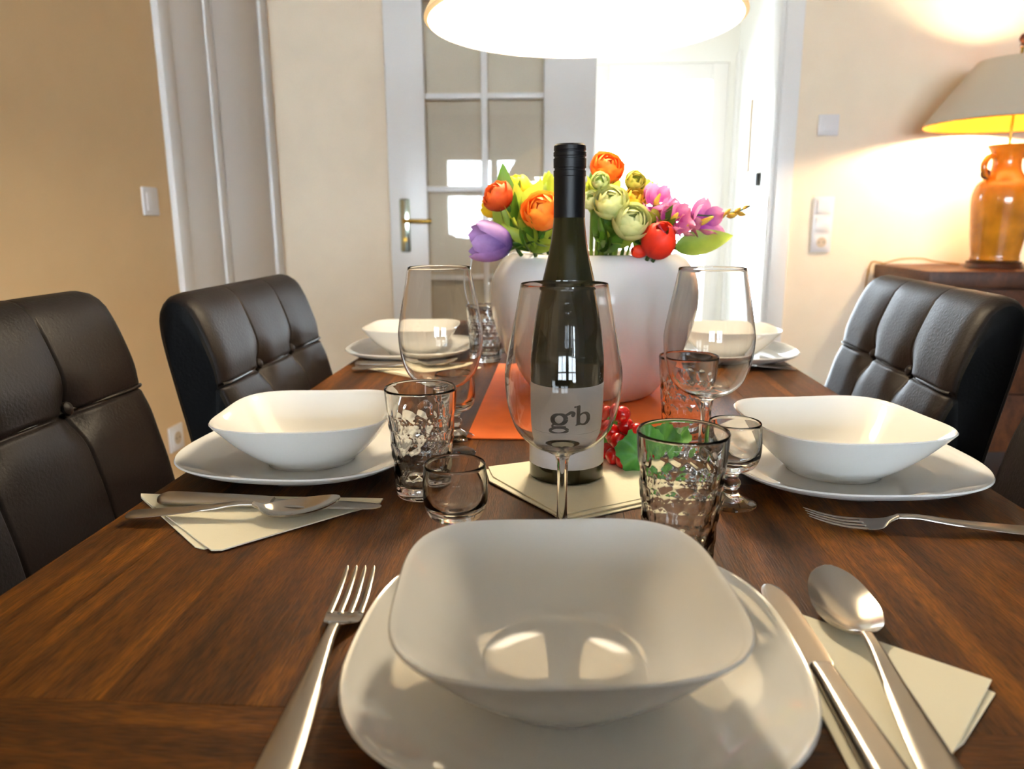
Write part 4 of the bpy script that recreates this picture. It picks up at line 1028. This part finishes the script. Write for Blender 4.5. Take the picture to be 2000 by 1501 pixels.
# big single leaf on the right
bl = thing('broad_leaf', 'broad pointed green leaf sticking out at the right of the vase', 'leaf', (.150, 1.05, ZT + .232), 0, None)
o = obj('leaf_blade', pmesh(LM[0], MAT['leaf']), None, bl); o.matrix_local = aim((.008, 0, .002), (.087, .0, .016), radians(62), 1.05)
obj('stem', tube('stem', spline([(.010, 0, .002), (-.03, .03, .004), (-.07, .09, -.06)], 5), .002, 8), 'leafdark', bl)
# leafy greenery filling the mouth of the vase: each sprig is a thing with its leaves
rg = random.Random(11)
def sprig(label, basep, tips, dark, extra=7):
    xs = [q[0] for q in tips]; zs_ = [q[2] for q in tips]
    tips = tips + [(rg.uniform(min(xs), max(xs)), basep[1] - rg.uniform(.01, .04), rg.uniform(min(zs_), max(zs_) * .98)) for _ in range(extra)]
    t = thing('leaf_sprig', label, 'greenery', (basep[0], basep[1], ZT + basep[2]), 0, 'leafy sprigs in the white vase')
    for i, (tx, ty, tz) in enumerate(tips):
        mt = MAT['leafdark'] if dark[i % len(dark)] else MAT['leaf']
        me = pmesh(LM[rg.randrange(3)], mt); o = obj('leaf', me, None, t)
        st = (rg.uniform(-.012, .012), rg.uniform(-.008, .012), rg.uniform(-.004, .012))
        o.matrix_local = aim(st, (tx - basep[0], ty - basep[1], tz - basep[2]), rg.uniform(-1.2, 1.2), rg.uniform(.85, 1.4))
    obj('stem', tube('stem', spline([(0, 0, .02), (0, .01, -.01), ((VX - basep[0]) * .5, (VY - basep[1]) * .6, -.08)], 5), .003, 8), 'leafdark', t)
    return t
sprig('olive green leafy sprig between the red bud and the purple tulip', (-.062, 1.085, .240), [(-.095, 1.05, .290), (-.070, 1.05, .300), (-.055, 1.06, .312), (-.085, 1.045, .270), (-.045, 1.06, .305), (-.100, 1.06, .262), (-.060, 1.04, .285), (-.035, 1.08, .335), (-.050, 1.10, .330)], (0, 0, 1, 0, 0, 1))
sprig('bright green leafy sprig left of the bottle, low on the vase rim', (-.035, 1.065, .232), [(-.075, 1.03, .258), (-.055, 1.02, .248), (-.020, 1.02, .270), (-.005, 1.03, .275), (-.040, 1.02, .268), (.000, 1.03, .250), (-.080, 1.04, .242), (-.015, 1.02, .245), (-.03, 1.015, .236)], (0, 1, 0, 1, 1))
sprig('yellow green upright sprig just left of the bottle cap', (-.018, 1.13, .255), [(-.022, 1.12, .345), (-.030, 1.12, .335), (-.012, 1.12, .340), (-.005, 1.13, .330), (-.040, 1.13, .325)], (0, 0, 0, 1))
sprig('dark green sprig right of the bottle, in the mouth of the vase', (.065, 1.065, .232), [(.035, 1.03, .262), (.050, 1.02, .255), (.075, 1.02, .250), (.095, 1.03, .246), (.060, 1.03, .275), (.040, 1.03, .285), (.110, 1.03, .252), (.085, 1.02, .240), (.045, 1.015, .240), (.065, 1.015, .238)], (1, 1, 0, 1), 22)
sprig('light green sprig above the lime ranunculus, beside the bottle cap', (.058, 1.10, .270), [(.040, 1.07, .340), (.036, 1.06, .325), (.080, 1.08, .335), (.050, 1.08, .350), (.095, 1.07, .318), (.120, 1.07, .305), (.085, 1.06, .312)], (0, 0, 0, 1))
sprig('green sprig under the pink blossoms at the right rim', (.120, 1.080, .232), [(.150, 1.05, .262), (.165, 1.05, .256), (.130, 1.04, .268), (.115, 1.04, .280), (.175, 1.06, .266), (.140, 1.045, .240), (.125, 1.05, .290), (.100, 1.05, .300)], (0, 1, 1), 16)
sprig('dark leafy sprig at the back of the vase, right of the bottle', (.080, 1.18, .235), [(.05, 1.14, .31), (.075, 1.14, .30), (.10, 1.15, .295), (.12, 1.15, .285), (.14, 1.15, .275), (.06, 1.13, .28), (.09, 1.13, .27), (.11, 1.13, .262)], (1, 0, 1, 1), 14)
sprig('dark leafy sprig at the back of the vase, left of the bottle', (-.020, 1.18, .235), [(-.07, 1.14, .29), (-.05, 1.14, .30), (-.02, 1.15, .305), (.01, 1.15, .295), (-.06, 1.13, .27), (-.03, 1.13, .27)], (1, 0, 1, 1), 12)
